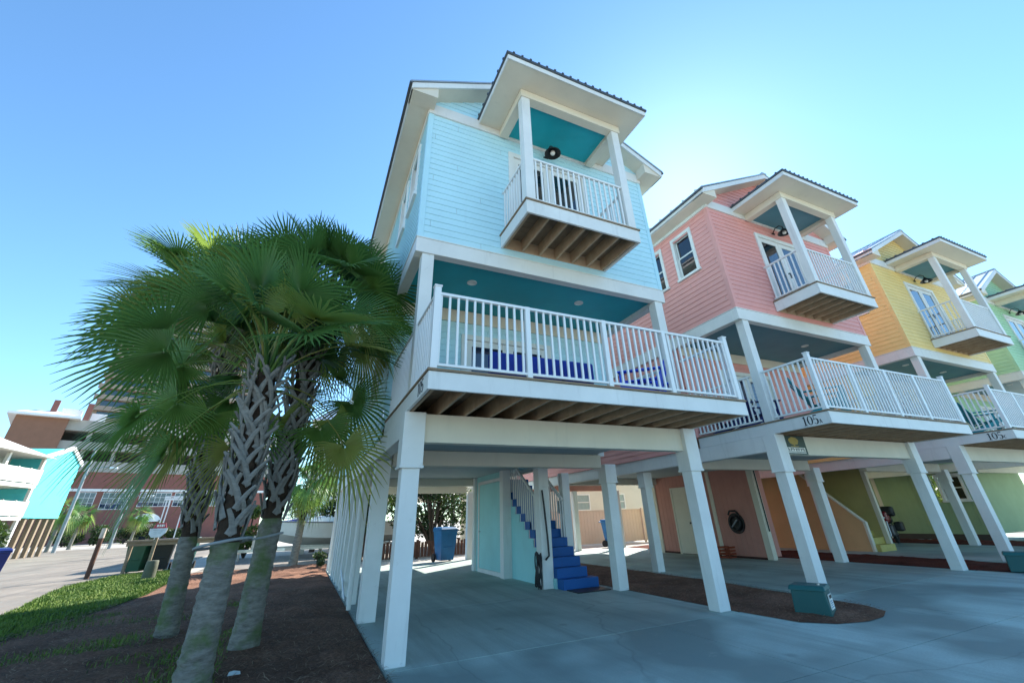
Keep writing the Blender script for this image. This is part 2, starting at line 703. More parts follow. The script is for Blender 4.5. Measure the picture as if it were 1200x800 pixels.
    # ---- first floor walls (porch back wall and the sides behind it)
    doorx = (1.45, 3.35)
    m = siding(MB(), (-.05, 2.0, 0), (1, 0, 0), (0, -1, 0), Z_D1 + .03, 5.39, 0, 5.10, [(doorx[0] + .05, doorx[1] + .05, 2.9, 4.80)])
    m.build('porch_wall', wall, H)
    MB().box(.06, 4.97, 1.95, 1.985, 5.12, 5.39).build('porch_frieze', SO, H, .004)
    glazed_door(H, 1.99, doorx[0], doorx[1], Z_D1 + .03, 4.75, 2, W, M['glass_blue'], name='porch_door')
    m = siding(MB(), (-.05, 0, 0), (0, 1, 0), (-1, 0, 0), Z_D0, Z_B0, 2.0, DEPTH, [(3.3, 4.2, 3.75, 4.9)])
    siding(m, (5.08, 0, 0), (0, 1, 0), (1, 0, 0), Z_D0, Z_B0, 2.0, DEPTH)
    m.quad((-.05, DEPTH, Z_D0), (5.08, DEPTH, Z_D0), (5.08, DEPTH, Z_B0), (-.05, DEPTH, Z_B0))
    m.build('lower_wall', wall, H)
    window(H, 'y', -.05, 3.3, 4.2, 3.75, 4.9, -1, W)
    # ---- upper storey
    XA, XB, YA = -.09, 5.12, -.078
    bx0, bx1 = 1.386, 3.683                                 # balcony
    do = (1.70, 3.38)
    m = siding(MB(), (0, YA, 0), (1, 0, 0), (0, -1, 0), Z_B1 + .02, Z_E, XA, XB, [(do[0], do[1], 5.9, 8.20)])
    holes = [(.65, 1.23, 7.10, 8.30), (1.82, 2.40, 7.10, 8.30), (5.2, 5.8, 7.1, 8.3)]
    siding(m, (XA, 0, 0), (0, 1, 0), (-1, 0, 0), Z_B1 + .02, Z_E + .06, YA, DEPTH, holes)
    siding(m, (XB, 0, 0), (0, 1, 0), (1, 0, 0), Z_B1 + .02, Z_E + .06, YA, DEPTH)
    m.quad((XA, DEPTH, Z_B1), (XB, DEPTH, Z_B1), (XB, DEPTH, Z_E), (XA, DEPTH, Z_E))
    m.build('upper_wall', wall, H)
    for s, xx in ((-1, XA - .022), (1, XB - .075)):
        m = MB().box(xx, xx + .097, YA - .022, YA - .001, Z_B1 + .02, Z_E)
        if s < 0: m.box(XA - .022, XA - .001, YA - .001, YA + .095, Z_B1 + .02, Z_E)
        else: m.box(XB + .001, XB + .022, YA - .001, YA + .095, Z_B1 + .02, Z_E)
        m.build('corner_board', cols['trim'], H, .004)
    for h in holes:
        window(H, 'y', XA, *h, -1, W)
    glazed_door(H, YA, do[0], do[1], 6.02, 8.12, 2, W, M['glass'], name='balcony_door')
    # frieze under the gable
    m = MB()
    m.box(XA - .03, XB + .03, YA - .045, YA - .0, Z_E, Z_E + .26)
    m.box(XA - .045, XA, YA, DEPTH, Z_E + .0, Z_E + .10)
    m.box(XB, XB + .045, YA, DEPTH, Z_E + .0, Z_E + .10)
    m.build('frieze', W, H, .005)
    # gable
    SL, ZE, PEAK = .52, 8.83, 2.515
    EX0, EX1, EY0, EY1 = -.54, 5.57, -.46, DEPTH + .4
    und = lambda x: ZE - .10 + SL * (x - EX0 if x < PEAK else EX1 - x)
    zg = Z_E + .26

    def clip(z):
        k = (z - (ZE - .10)) / SL
        return max(XA, EX0 + k), min(XB, EX1 - k)
    siding(MB(), (0, YA, 0), (1, 0, 0), (0, -1, 0), zg, und(PEAK), XA, XB, clip=clip).build('gable_wall', wall, H)
    # roof
    RF = node('roof', H)
    zp = ZE + SL * (PEAK - EX0)
    m = MB()
    nr = 30
    roof_sheet(m, (EX0 - .03, EY0 - .02, ZE), (EX0 - .03, EY1, ZE), (PEAK, EY1, zp), (PEAK, EY0 - .02, zp), .03, nr)
    roof_sheet(m, (EX1 + .03, EY0 - .02, ZE), (EX1 + .03, EY1, ZE), (PEAK, EY1, zp), (PEAK, EY0 - .02, zp), .03, nr)
    m.build('metal_sheet', M['metal_roof'], RF)
    m = MB()
    m.bar((PEAK - .1, (EY0 + EY1) / 2, zp + .02), (PEAK + .1, (EY0 + EY1) / 2, zp + .02), EY1 - EY0 + .06, .05)
    m.build('ridge_cap', M['metal_roof'], RF, .01)
    m = MB()
    for s, ex in ((-1, EX0), (1, EX1)):
        m.box(ex - .055 if s < 0 else ex + .005, ex - .005 if s < 0 else ex + .055, EY0 - .02, EY1, ZE - .045, ZE - .002)
    m.build('drip_edge', M['edge_shade_metal'], RF, .004)
    m = MB()
    # eave fascia and rake boards
    m.box(EX0, EX0 + .03, EY0 + .03, EY1, ZE - .15, ZE - .004)
    m.box(EX1 - .03, EX1, EY0 + .03, EY1, ZE - .15, ZE - .004)
    for s in (-1, 1):
        e = EX0 if s < 0 else EX1
        v = []
        for y in (EY0, EY0 + .03):
            v.append([(e, y, ZE - .15), (PEAK, y, zp - .15), (PEAK, y, zp - .004), (e, y, ZE - .004)])
        m.hexa(v[0] + v[1])
    m.build('fascia', W, RF, .004)
    m = MB()
    for s in (-1, 1):                                    # flat eave soffits, sloped rake soffit, boxed returns
        e, wl = (EX0, XA) if s < 0 else (EX1, XB)
        lo, hi = min(e, wl), max(e, wl)
        m.box(lo + .0 if s < 0 else lo, hi, YA, EY1, ZE - .145, ZE - .125)
        th = .02
        v = []
        for (xx) in (e, PEAK):
            pass
        za, zb = ZE - .125, zp - .125
        m.hexa([(e, EY0 + .03, za - th), (PEAK, EY0 + .03, zb - th), (PEAK, YA, zb - th), (e, YA, za - th),
                (e, EY0 + .03, za), (PEAK, EY0 + .03, zb), (PEAK, YA, zb), (e, YA, za)])
        inner = wl + (.06 if s < 0 else -.06)
        zi = ZE - .145 + SL * abs(inner - e)
        ox = wl + (.031 if s > 0 else -.031)
        m.box(min(e, ox), max(e, ox), YA - .046, YA - .0005, ZE - .15, ZE - .146)
        m.hexa([(e, EY0 + .031, ZE - .15), (inner, EY0 + .031, ZE - .15), (inner, YA - .046, ZE - .15), (e, YA - .046, ZE - .15),
                (e, EY0 + .031, ZE - .146), (inner, EY0 + .031, zi), (inner, YA - .046, zi), (e, YA - .046, ZE - .146)])
    m.build('soffit', SO, RF, .0)
    # ---- balcony
    B = node('balcony', H)
    by0, by1 = YA - 1.138, YA - .02
    zq0, zq1 = 5.731, 5.989
    m = MB()
    m.box(bx0, bx1, by0, by0 + .04, zq0, zq1)
    m.box(bx0, bx0 + .04, by0 + .04, by1, zq0, zq1)
    m.box(bx1 - .04, bx1, by0 + .04, by1, zq0, zq1)
    m.build('fascia_board', W, B, .006)
    m = MB()
    for k in range(8):
        ya = by0 - .02 + k * .143
        m.box(bx0 - .02, bx1 + .02, ya, min(ya + .136, by1), zq1 + .001, zq1 + .029)
    m.build('decking', M['decking'], B)
    for k in range(7):
        xx = bx0 + .08 + k * (bx1 - bx0 - .16) / 6
        MB().box(xx - .02, xx + .02, by0 + .041, by1, zq0 + .03, zq1 - .001).build('joist', M['joist'], B, .003)
    MB().box(bx0 + .041, bx1 - .041, by1 - .001, by1 + .018, zq0 + .02, zq1 - .003).build('ledger_board', M['joist'], B)
    for xx in (bx0 + .02, bx1 - .19):
        MB().box(xx, xx + .17, by0 + .02, by0 + .19, zq1 + .03, 8.56).build('balcony_post', W, B, .006)
    rz0, rz1 = 6.07, 7.03
    R2 = node('balcony_railing', H)
    rail_run_into(R2, (bx0 + .19, by0 + .07), (bx1 - .19, by0 + .07), rz1, rz0, [])
    rail_run_into(R2, (bx0 + .07, by0 + .2), (bx0 + .07, by1 - .02), rz1, rz0, [])
    rail_run_into(R2, (bx1 - .07, by0 + .2), (bx1 - .07, by1 - .02), rz1, rz0, [])
    # ---- balcony canopy
    K = node('balcony_canopy', H)
    cx0, cx1, cy0, cy1 = .937, 4.025, YA - 1.591, YA
    zk = 8.746
    m = MB()
    ox0, ox1, oy0 = bx0 - .0, bx1 + .02, by0 + .0
    m.box(ox0, ox1, oy0, oy0 + .18, 8.56, zk)
    m.box(ox0, ox0 + .18, oy0 + .18, cy1 - .046, 8.56, zk)
    m.box(ox1 - .18, ox1, oy0 + .18, cy1 - .046, 8.56, zk)
    m.build('beam', SO, K, .006)
    MB().box(ox0 + .18, ox1 - .18, oy0 + .18, cy1 - .046, 8.66, 8.69).build('ceiling_panel', cols['balc_ceiling'], K)
    m = MB()
    m.box(cx0, cx1, cy0, oy0, zk, zk + .02)
    m.box(cx0, ox0, oy0, cy1, zk, zk + .02)
    m.box(ox1, cx1, oy0, cy1, zk, zk + .02)
    m.build('soffit', SO, K)
    m = MB()
    m.box(cx0 - .02, cx1 + .02, cy0 - .02, cy0, zk - .012, zk + .10)
    m.box(cx0 - .02, cx0, cy0, cy1, zk - .012, zk + .10)
    m.box(cx1, cx1 + .02, cy0, cy1, zk - .012, zk + .10)
    m.build('fascia', W, K, .004)
    m = MB()
    zr, run = zk + .105, .95
    hz = zr + run * .30
    e = .05
    A, Bq = (cx0 - e, cy0 - e, zr), (cx1 + e, cy0 - e, zr)
    Cq, Dq = (cx1 + e, cy1 + .0, zr), (cx0 - e, cy1 + .0, zr)
    P1, P2 = (cx0 + run, cy0 + run, hz), (cx1 - run, cy0 + run, hz)
    P3, P4 = (cx1 - run, cy1, hz), (cx0 + run, cy1, hz)
    v = [A, Bq, Cq, Dq, P1, P2, P3, P4]
    v2 = [(p[0], p[1], p[2] + .045) for p in v]
    m.add(v + v2, [(8, 9, 13, 12), (9, 10, 14, 13), (12, 13, 14, 15), (11, 8, 12, 15), (0, 1, 9, 8), (1, 2, 10, 9), (3, 0, 8, 11), (0, 3, 2, 1)])
    nx = 18
    for k in range(nx):                                   # ribs end on as bumps along the eaves
        xx = cx0 + (k + .5) * (cx1 - cx0) / nx
        r0 = min(xx - cx0, cx1 - xx, run)
        m.bar((xx, cy0 - e - .012, zr + .05), (xx, cy0 + r0, zr + .052 + r0 * .3), .04, .03)
    for k in range(6):
        yy = cy0 + (k + .5) * (cy1 - cy0) / 6
        r0 = min(yy - cy0, run)
        m.bar((cx0 - e - .012, yy, zr + .05), (cx0 + r0, yy, zr + .052 + r0 * .3), .04, .03)
        m.bar((cx1 + e + .012, yy, zr + .05), (cx1 - r0, yy, zr + .052 + r0 * .3), .04, .03)
    m.build('metal_sheet', M['edge_shade_metal'], K)
    # barn light over the balcony door
    l = node('wall_light', H, (2.5, YA, 8.43))
    MB().lathe([(.0, 0), (.06, 0), (.06, -.02), (.0, -.02)], n=18).build('back_plate', M['black'], l)
    pts = [(0, -.02, .02), (0, -.12, .12), (0, -.24, .13), (0, -.32, .05), (0, -.32, -.02)]
    MB().tube(pts, .013, 8).build('arm', M['black'], l, smooth=50)
    prof = [(.03, 0), (.05, -.03), (.08, -.06), (.17, -.13), (.175, -.15), (.165, -.145), (.075, -.07), (.0, -.05)]
    o = MB().lathe(prof, (0, -.32, -.02), 26, cap=False).build('shade', M['black'], l, smooth=50)
    MB().lathe([(.0, -.19), (.04, -.17), (.055, -.13), (.035, -.08), (.0, -.07)], (0, -.32, -.02), 14, cap=False).build('bulb', M['lamp_white'], l, smooth=60)
    # ---- number on the deck's side
    if num:
        q, wd = text_quads(num, .165)
        m = MB()
        ys = -.68
        for quad in q:
            f = [(x0 - .0045, ys - u, 2.768 + v) for u, v in quad]
            bk = [(x0 - .0005, ys - u, 2.768 + v) for u, v in quad]
            m.hexa(bk + f)
        m.build('house_number', M['number'], H, fix=True)
    return H


def rail_run_into(r, p, q, ztop, zbot, posts, stuff=False, mat=None, sp=.115):
    mat = mat or M['rail']
    p, q = Vector((p[0], p[1], 0)), Vector((q[0], q[1], 0))
    L = (q - p).length
    d = (q - p) / L
    ang = math.atan2(d.y, d.x)
    MB().bar((p.x, p.y, ztop - .02), (q.x, q.y, ztop - .02), .055, .04).build('top_rail', mat, r, .006)
    MB().bar((p.x, p.y, zbot + .018), (q.x, q.y, zbot + .018), .04, .036).build('bottom_rail', mat, r, .005)
    n = max(1, round(L / sp))
    za, zb = zbot + .036, ztop - .04
    src = proto_box('baluster%d' % round((zb - za) * 1000), .03, .03, zb - za, mat, .004)
    pos = [L * (i + .5) / n for i in range(n)]
    pos = [s for s in pos if all(abs(s - t * L) > .055 for t, _ in posts)]
    if stuff:
        mb = MB()
        for s in pos:
            c = p + d * s
            mb.box(c.x - .015, c.x + .015, c.y - .015, c.y + .015, za, zb)
        o = mb.build('baluster', mat, r)
        o['kind'] = 'stuff'
    else:
        for s in pos:
            c = p + d * s
            inst(src, 'baluster', r, (c.x, c.y, za), ang)
    for t, (w, z0, z1) in posts:
        c = p + d * (t * L)
        m = MB().box(c.x - w / 2, c.x + w / 2, c.y - w / 2, c.y + w / 2, z0, z1)
        if z1 > ztop + .01:
            m.box(c.x - w / 2 - .01, c.x + w / 2 + .01, c.y - w / 2 - .01, c.y + w / 2 + .01, z1, z1 + .022)
        m.build('railing_post', mat, r, .004)


# plan of the undercroft: posts (x, y, width, top, cased)
P_BLUE = dict(posts=[(0, 0, .231, 2.737, True), (4.996, 0, .231, 2.737, True), (0, 2.62, .27, 2.41, False), (5.04, 2.6, .24, 2.41, True),
                     (3.92, 3.8, .27, 2.61, False), (5.04, 4.62, .22, 2.41, False),
                     (0, 4.58, .17, 2.41, False), (0, 5.75, .15, 2.41, False), (0, 6.9, .17, 2.41, False), (0, 7.8, .15, 2.41, False), (0, 8.73, .17, 2.41, False), (0, 9.45, .15, 2.41, False),
                     (0, 10.18, .17, 2.41, False), (0, 11.4, .15, 2.41, False), (0, 12.5, .2, 2.41, False),
                     (5.04, 8.8, .22, 2.41, False), (5.04, 12.46, .22, 2.41, False)],
              stair_hole=(4.18, 5.03, 4.9, 7.4))
P_REST = dict(posts=[(0, 0, .231, 2.737, True), (4.996, 0, .231, 2.737, True), (.10, 4.35, .23, 2.41, True), (5.04, 2.6, .24, 2.41, True),
                     (0, 8.73, .23, 2.41, False), (2.6, 12.4, .22, 2.38, False),
                     (0, 12.46, .22, 2.41, False), (5.04, 8.8, .22, 2.41, False), (5.04, 12.46, .22, 2.41, False)])


def cols(nm, c, trim=None, ceil=None, balc=None):
    w = paint(nm + ' siding paint', c, .6, .06, .10, tuple(x * .45 for x in c))
    t = paint(nm + ' corner paint', trim or c, .55, .05, .10)
    return dict(wall=w, trim=t, ceiling=ceil or M['ceil_slate'], balc_ceiling=balc or M['ceil_slate'])


C_BLUE = cols('aqua', (.53, .80, .88), (.50, .78, .87), M['ceil_teal'], M['ceil_teal'])
C_PINK = cols('coral pink', (.80, .37, .33))
C_YELL = cols('yellow', (.86, .64, .26))
C_GREEN = cols('green', (.42, .66, .42))
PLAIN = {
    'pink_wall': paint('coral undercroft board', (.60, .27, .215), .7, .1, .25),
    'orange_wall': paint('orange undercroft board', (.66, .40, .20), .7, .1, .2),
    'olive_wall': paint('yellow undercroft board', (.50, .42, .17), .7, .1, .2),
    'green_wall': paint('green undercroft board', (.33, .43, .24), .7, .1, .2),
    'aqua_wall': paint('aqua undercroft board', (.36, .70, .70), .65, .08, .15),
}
H0 = house(0, 'aqua blue stilt house with teal porch ceiling and blue stairs, nearest the palms', C_BLUE, '105', P_BLUE)
P_PINK = dict(P_REST, rear_beam=PLAIN['pink_wall'])  # rear beam in coral: warm bounce light put into its colour
H1 = house(7.481, 'coral pink stilt house numbered 105A between the aqua and yellow houses', C_PINK, '105A', P_PINK)
H2 = house(15.031, 'yellow stilt house numbered 105C standing past the pink one', C_YELL, '105C', P_REST)
H3 = house(22.55, 'green stilt house standing farthest along the row past the yellow one', C_GREEN, None, P_REST)


# ---- undercroft of the aqua house: stairs, closet, meter box
def stairs(H, x0, x1, y0, n, run, rise, mat, side_mat, z_first=0.0, wide=.11, left_rail=True, rail_y0=None):
    S = node('stairs', H)
    for k in range(n):
        xa, xb = (x0, x1 + (wide if k == 0 else 0))
        MB().box(xa, xb, y0 + k * run - .025, y0 + (k + 1) * run, k * rise, (k + 1) * rise).build('step', mat, S, .006)
    pts = [(y0 + .25, 0)]
    for k in range(1, n):
        pts += [(y0 + k * run + .0, k * rise), (y0 + (k + 1) * run, k * rise)]
    pts += [(y0 + n * run, 0)]
    MB().prism(pts, 'x', x0 - .035, x0 - .003).build('side_panel', side_mat, S)
    if left_rail:
        sl = rise / run
        for xx, ys, ye in ((x0 + .03, y0 + .55, y0 + 2.9), (x1 - .03, y0 + 1.1, y0 + 2.6)):
            z = lambda y: (y - y0) * sl + .98
            MB().bar((xx, ys, z(ys)), (xx, ye, z(ye)), .06, .06).build('handrail', M['white'], S, .006)
            m = int((ye - ys) / .125)
            for j in range(m + 1):
                yy = ys + j * .125
                zb = (math.floor((yy - y0) / run) + 1) * rise
                MB().box(xx - .015, xx + .015, yy - .015, yy + .015, zb, z(yy) - .03).build('stair_baluster', M['white'], S)
    return S


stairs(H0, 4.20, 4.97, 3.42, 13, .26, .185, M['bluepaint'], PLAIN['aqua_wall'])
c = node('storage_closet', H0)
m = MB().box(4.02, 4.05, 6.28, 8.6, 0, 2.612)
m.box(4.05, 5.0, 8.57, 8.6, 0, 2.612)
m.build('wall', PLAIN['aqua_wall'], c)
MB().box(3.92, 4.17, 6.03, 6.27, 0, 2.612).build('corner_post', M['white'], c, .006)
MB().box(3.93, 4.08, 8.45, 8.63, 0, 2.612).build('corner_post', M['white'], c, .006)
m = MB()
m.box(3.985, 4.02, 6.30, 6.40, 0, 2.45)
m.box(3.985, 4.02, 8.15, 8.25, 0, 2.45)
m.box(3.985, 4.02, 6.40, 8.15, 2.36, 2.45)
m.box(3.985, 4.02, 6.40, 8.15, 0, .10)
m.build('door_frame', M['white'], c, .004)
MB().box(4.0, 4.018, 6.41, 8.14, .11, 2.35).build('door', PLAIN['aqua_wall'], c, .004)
MB().tube([(3.985, 8.0, 1.05), (3.95, 8.0, 1.05), (3.93, 8.0, 1.05)], [.012, .012, .035], 12).build('door_knob', M['chrome'], c)
m = node('meter_box', H0)
MB().box(4.98, 5.04, 4.66, 4.84, 1.45, 1.75).build('box', plain('grey meter box', (.25, .27, .28), .5), m, .01)
MB().tube([(5.02, 4.75, 1.75), (5.02, 4.75, 2.4)], .015, 8).build('conduit', M['white'], m)
m = node('downspout', H0)
MB().tube([(-.05, 3.7, .05), (-.05, 3.7, 1.25)], .04, 10).build('lower_pipe', M['white'], m)
MB().tube([(-.05, 3.7, 1.2), (-.05, 3.7, 2.42)], .032, 10).build('upper_pipe', M['white'], m)
MB().tube([(-.03, 6.4, .45), (-.03, 4.9, .06)], .022, 8).build('brace_pipe', M['white'], m)

# ---- undercroft of the pink house: closed store on its right, door, hose pipe
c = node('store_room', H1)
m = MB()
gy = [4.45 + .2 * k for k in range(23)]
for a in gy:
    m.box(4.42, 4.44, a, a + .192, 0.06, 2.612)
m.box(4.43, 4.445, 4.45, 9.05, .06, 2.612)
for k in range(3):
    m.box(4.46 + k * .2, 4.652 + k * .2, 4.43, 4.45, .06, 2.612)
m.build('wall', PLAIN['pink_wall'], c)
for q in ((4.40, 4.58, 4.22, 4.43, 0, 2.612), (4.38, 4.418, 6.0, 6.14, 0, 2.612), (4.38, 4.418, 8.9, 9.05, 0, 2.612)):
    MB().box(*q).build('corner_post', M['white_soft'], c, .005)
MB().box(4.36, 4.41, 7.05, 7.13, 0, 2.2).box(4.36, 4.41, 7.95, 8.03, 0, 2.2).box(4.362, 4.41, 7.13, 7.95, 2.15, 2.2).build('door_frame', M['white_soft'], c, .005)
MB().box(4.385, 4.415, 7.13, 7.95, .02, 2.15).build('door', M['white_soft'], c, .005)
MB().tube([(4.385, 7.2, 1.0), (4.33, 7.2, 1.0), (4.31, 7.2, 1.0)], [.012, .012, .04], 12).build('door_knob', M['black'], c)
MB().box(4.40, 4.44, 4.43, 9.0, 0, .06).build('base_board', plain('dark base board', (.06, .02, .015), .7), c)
MB().tube([(4.50, 4.195, 2.5), (4.50, 4.195, .75)], .018, 8).build('drain_pipe', M['black'], c)

# ---- undercroft of the yellow house: walled stair
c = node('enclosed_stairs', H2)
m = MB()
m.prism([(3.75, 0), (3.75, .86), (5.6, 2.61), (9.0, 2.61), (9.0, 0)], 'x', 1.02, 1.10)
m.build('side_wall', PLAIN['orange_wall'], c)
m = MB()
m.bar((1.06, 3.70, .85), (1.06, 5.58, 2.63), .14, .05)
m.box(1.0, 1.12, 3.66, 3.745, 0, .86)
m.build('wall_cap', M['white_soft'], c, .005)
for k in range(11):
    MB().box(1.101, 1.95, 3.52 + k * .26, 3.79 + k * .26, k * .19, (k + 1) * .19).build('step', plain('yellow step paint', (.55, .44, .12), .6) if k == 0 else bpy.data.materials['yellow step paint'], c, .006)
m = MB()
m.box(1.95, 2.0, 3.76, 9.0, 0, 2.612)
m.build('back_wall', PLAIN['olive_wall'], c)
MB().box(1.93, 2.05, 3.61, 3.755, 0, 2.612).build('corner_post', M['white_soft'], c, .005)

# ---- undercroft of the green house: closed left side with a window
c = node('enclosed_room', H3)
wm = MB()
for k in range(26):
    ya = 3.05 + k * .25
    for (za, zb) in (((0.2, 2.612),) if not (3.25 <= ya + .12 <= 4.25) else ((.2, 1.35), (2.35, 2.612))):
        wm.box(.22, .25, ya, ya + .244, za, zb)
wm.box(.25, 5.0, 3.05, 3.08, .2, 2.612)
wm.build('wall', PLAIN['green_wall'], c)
window(H3, 'y', .22, 3.32, 4.03, 1.42, 2.28, -1, M['white'])
for q in ((.18, .30, 2.98, 3.12, 0, 2.612), (.19, .23, 4.7, 4.85, 0, 2.612), (.19, .23, 6.4, 6.55, 0, 2.612)):
    MB().box(*q).build('corner_post', M['white_soft'], c, .005)
MB().box(.20, .27, 3.1, 9.5, 0, .2).build('base_board', plain('brown base board', (.07, .05, .04), .7), c)
# ------------------------------------------------------------------ place names and directions
EYE = Vector((-1.065, -5.930, 1.40))


def AT(az, dist, z=0.0):
    a = math.radians(az)
    return (EYE.x + dist * math.sin(a), EYE.y + dist * math.cos(a), z)


# ------------------------------------------------------------------ ground
def ground_mat():
    m, nt, b = new_mat('sandy lot ground')
    P = wpos(nt)
    n = add_noise(nt, P, .35, 6)
    n2 = add_noise(nt, P, 14, 5, .7)
    c = ramp(nt, n, [(.3, (.36, .33, .28)), (.7, (.50, .46, .39))])
    ln(nt, mixc(nt, .35, c, ramp(nt, n2, [(.35, (.17, .155, .135)), (.65, (.42, .39, .34))])), b.inputs['Base Color'])
    b.inputs['Roughness'].default_value = .9
    bump(nt, b, n2, .3, .01)
    return m


def concrete_mat(name, c, stain=.55):
    m, nt, b = new_mat(name)
    P = wpos(nt)
    n = add_noise(nt, P, .8, 6, .65)
    n2 = add_noise(nt, P, 45, 4, .7)
    n3 = add_noise(nt, P, .42, 3, .5)
    base = ramp(nt, n, [(.3, tuple(x * .78 for x in c)), (.7, tuple(x * 1.1 for x in c))])
    base = mixc(nt, .18, base, ramp(nt, n2, [(.35, tuple(x * .5 for x in c)), (.65, tuple(x * 1.4 for x in c))]))
    st = ramp(nt, n3, [(.46, (0, 0, 0)), (.60, (1, 1, 1))])           # old oil and damp patches
    k = nt.nodes.new('ShaderNodeMath')
    k.operation = 'MULTIPLY'
    k.inputs[1].default_value = stain
    ln(nt, st, k.inputs[0])
    base = mixc(nt, k.outputs[0], base, tuple(x * .42 for x in c))
    v = nt.nodes.new('ShaderNodeTexVoronoi')
    v.inputs['Scale'].default_value = 1.1
    ln(nt, P, v.inputs['Vector'])
    sp = ramp(nt, v.outputs['Distance'], [(.03, (1, 1, 1)), (.10, (0, 0, 0))])
    k2 = nt.nodes.new('ShaderNodeMath')
    k2.operation = 'MULTIPLY'
    k2.inputs[1].default_value = .5
    ln(nt, sp, k2.inputs[0])
    base = mixc(nt, k2.outputs[0], base, tuple(x * .35 for x in c))
    n5 = add_noise(nt, P, .9, 5, .7, (2.6, .16, 1))                  # worn wheel tracks running in and out
    tr = ramp(nt, n5, [(.46, (0, 0, 0)), (.66, (.55, .55, .55))])
    base = mixc(nt, tr, base, tuple(x * .48 for x in c))
    dv_ = nt.nodes.new('ShaderNodeVectorMath')                       # hairline cracks
    dv_.operation = 'ADD'
    ln(nt, P, dv_.inputs[0])
    wn_ = nt.nodes.new('ShaderNodeTexNoise')
    wn_.inputs['Scale'].default_value = 1.6
    ln(nt, P, wn_.inputs['Vector'])
    sc2 = nt.nodes.new('ShaderNodeVectorMath')
    sc2.operation = 'SCALE'
    sc2.inputs[3].default_value = .35
    ln(nt, wn_.outputs['Color'], sc2.inputs[0])
    ln(nt, sc2.outputs[0], dv_.inputs[1])
    vc = nt.nodes.new('ShaderNodeTexVoronoi')
    vc.feature = 'DISTANCE_TO_EDGE'
    vc.inputs['Scale'].default_value = .22
    ln(nt, dv_.outputs[0], vc.inputs['Vector'])
    ck = ramp(nt, vc.outputs['Distance'], [(.0005, (.3, .3, .3)), (.0014, (0, 0, 0))])
    base = mixc(nt, ck, base, tuple(x * .25 for x in c))
    n6 = add_noise(nt, P, 2.6, 6, .75)                               # blown sand
    sa = ramp(nt, n6, [(.60, (0, 0, 0)), (.78, (.5, .5, .5))])
    base = mixc(nt, sa, base, (.55, .52, .46))
    ln(nt, base, b.inputs['Base Color'])
    r = ramp(nt, n, [(.3, (.55, .55, .55)), (.7, (.8, .8, .8))])
    ln(nt, r, b.inputs['Roughness'])
    b.inputs['Specular IOR Level'].default_value = .35
    bump(nt, b, n2, .18, .004)
    return m


def soil_mat(name, c1, c2, c3):
    m, nt, b = new_mat(name)
    P = wpos(nt)
    n = add_noise(nt, P, 30, 8, .75)
    n2 = add_noise(nt, P, 1.0, 5)
    c = ramp(nt, n, [(.3, c1), (.52, c2), (.72, c3)])
    c = mixc(nt, ramp(nt, n2, [(.4, (0, 0, 0)), (.65, (.55, .55, .55))]), c, tuple(x * .6 for x in c1))
    ln(nt, c, b.inputs['Base Color'])
    b.inputs['Roughness'].default_value = 1
    b.inputs['Specular IOR Level'].default_value = .1
    bump(nt, b, n, .9, .03)
    return m


M['ground'] = ground_mat()
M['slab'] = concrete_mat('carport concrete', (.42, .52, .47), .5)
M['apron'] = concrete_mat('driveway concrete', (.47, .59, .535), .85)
M['street'] = concrete_mat('street concrete', (.245, .21, .17), .35)
M['mulch'] = soil_mat('pine straw mulch', (.10, .05, .034), (.26, .135, .088), (.42, .25, .165))
M['redmulch'] = soil_mat('red bark mulch', (.055, .016, .010), (.13, .035, .02), (.20, .06, .035))

MB().quad((-900, -300, -.06), (900, -300, -.06), (900, 1500, -.06), (-900, 1500, -.06)).build('ground', M['ground'])['kind'] = 'structure'

# concrete: one cast panel after the other with open joints
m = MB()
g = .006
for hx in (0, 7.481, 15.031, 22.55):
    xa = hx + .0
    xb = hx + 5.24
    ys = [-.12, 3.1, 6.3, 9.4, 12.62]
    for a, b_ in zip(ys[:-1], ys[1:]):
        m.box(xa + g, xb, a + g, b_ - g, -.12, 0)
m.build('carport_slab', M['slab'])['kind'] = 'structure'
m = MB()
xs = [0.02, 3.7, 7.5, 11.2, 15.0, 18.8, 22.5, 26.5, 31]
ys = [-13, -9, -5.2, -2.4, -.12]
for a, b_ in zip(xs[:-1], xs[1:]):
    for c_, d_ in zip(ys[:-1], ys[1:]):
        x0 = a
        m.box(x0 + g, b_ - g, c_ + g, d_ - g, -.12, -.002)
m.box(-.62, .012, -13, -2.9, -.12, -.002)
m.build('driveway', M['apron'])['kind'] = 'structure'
MB().box(.05, 31, -13, 12.6, -.11, -.035).build('joint_filler', plain('dark joint filler', (.05, .05, .045), .9))['kind'] = 'structure'
m = MB()
m.box(-4.4, 9, 16.2, 24, -.1, -.012)
m.build('rear_driveway', M['street'], bevel=.01)['kind'] = 'structure'
m = MB()
for k, x0 in enumerate(range(-46, -6, 8)):
    for yy in range(-6, 60, 6):
        xr = min(x0 + 8 - .01, -6.05)
        m.box(x0, xr, yy, yy + 5.99, -.1, -.016)
m.build('street', M['street'], bevel=.01)['kind'] = 'structure'


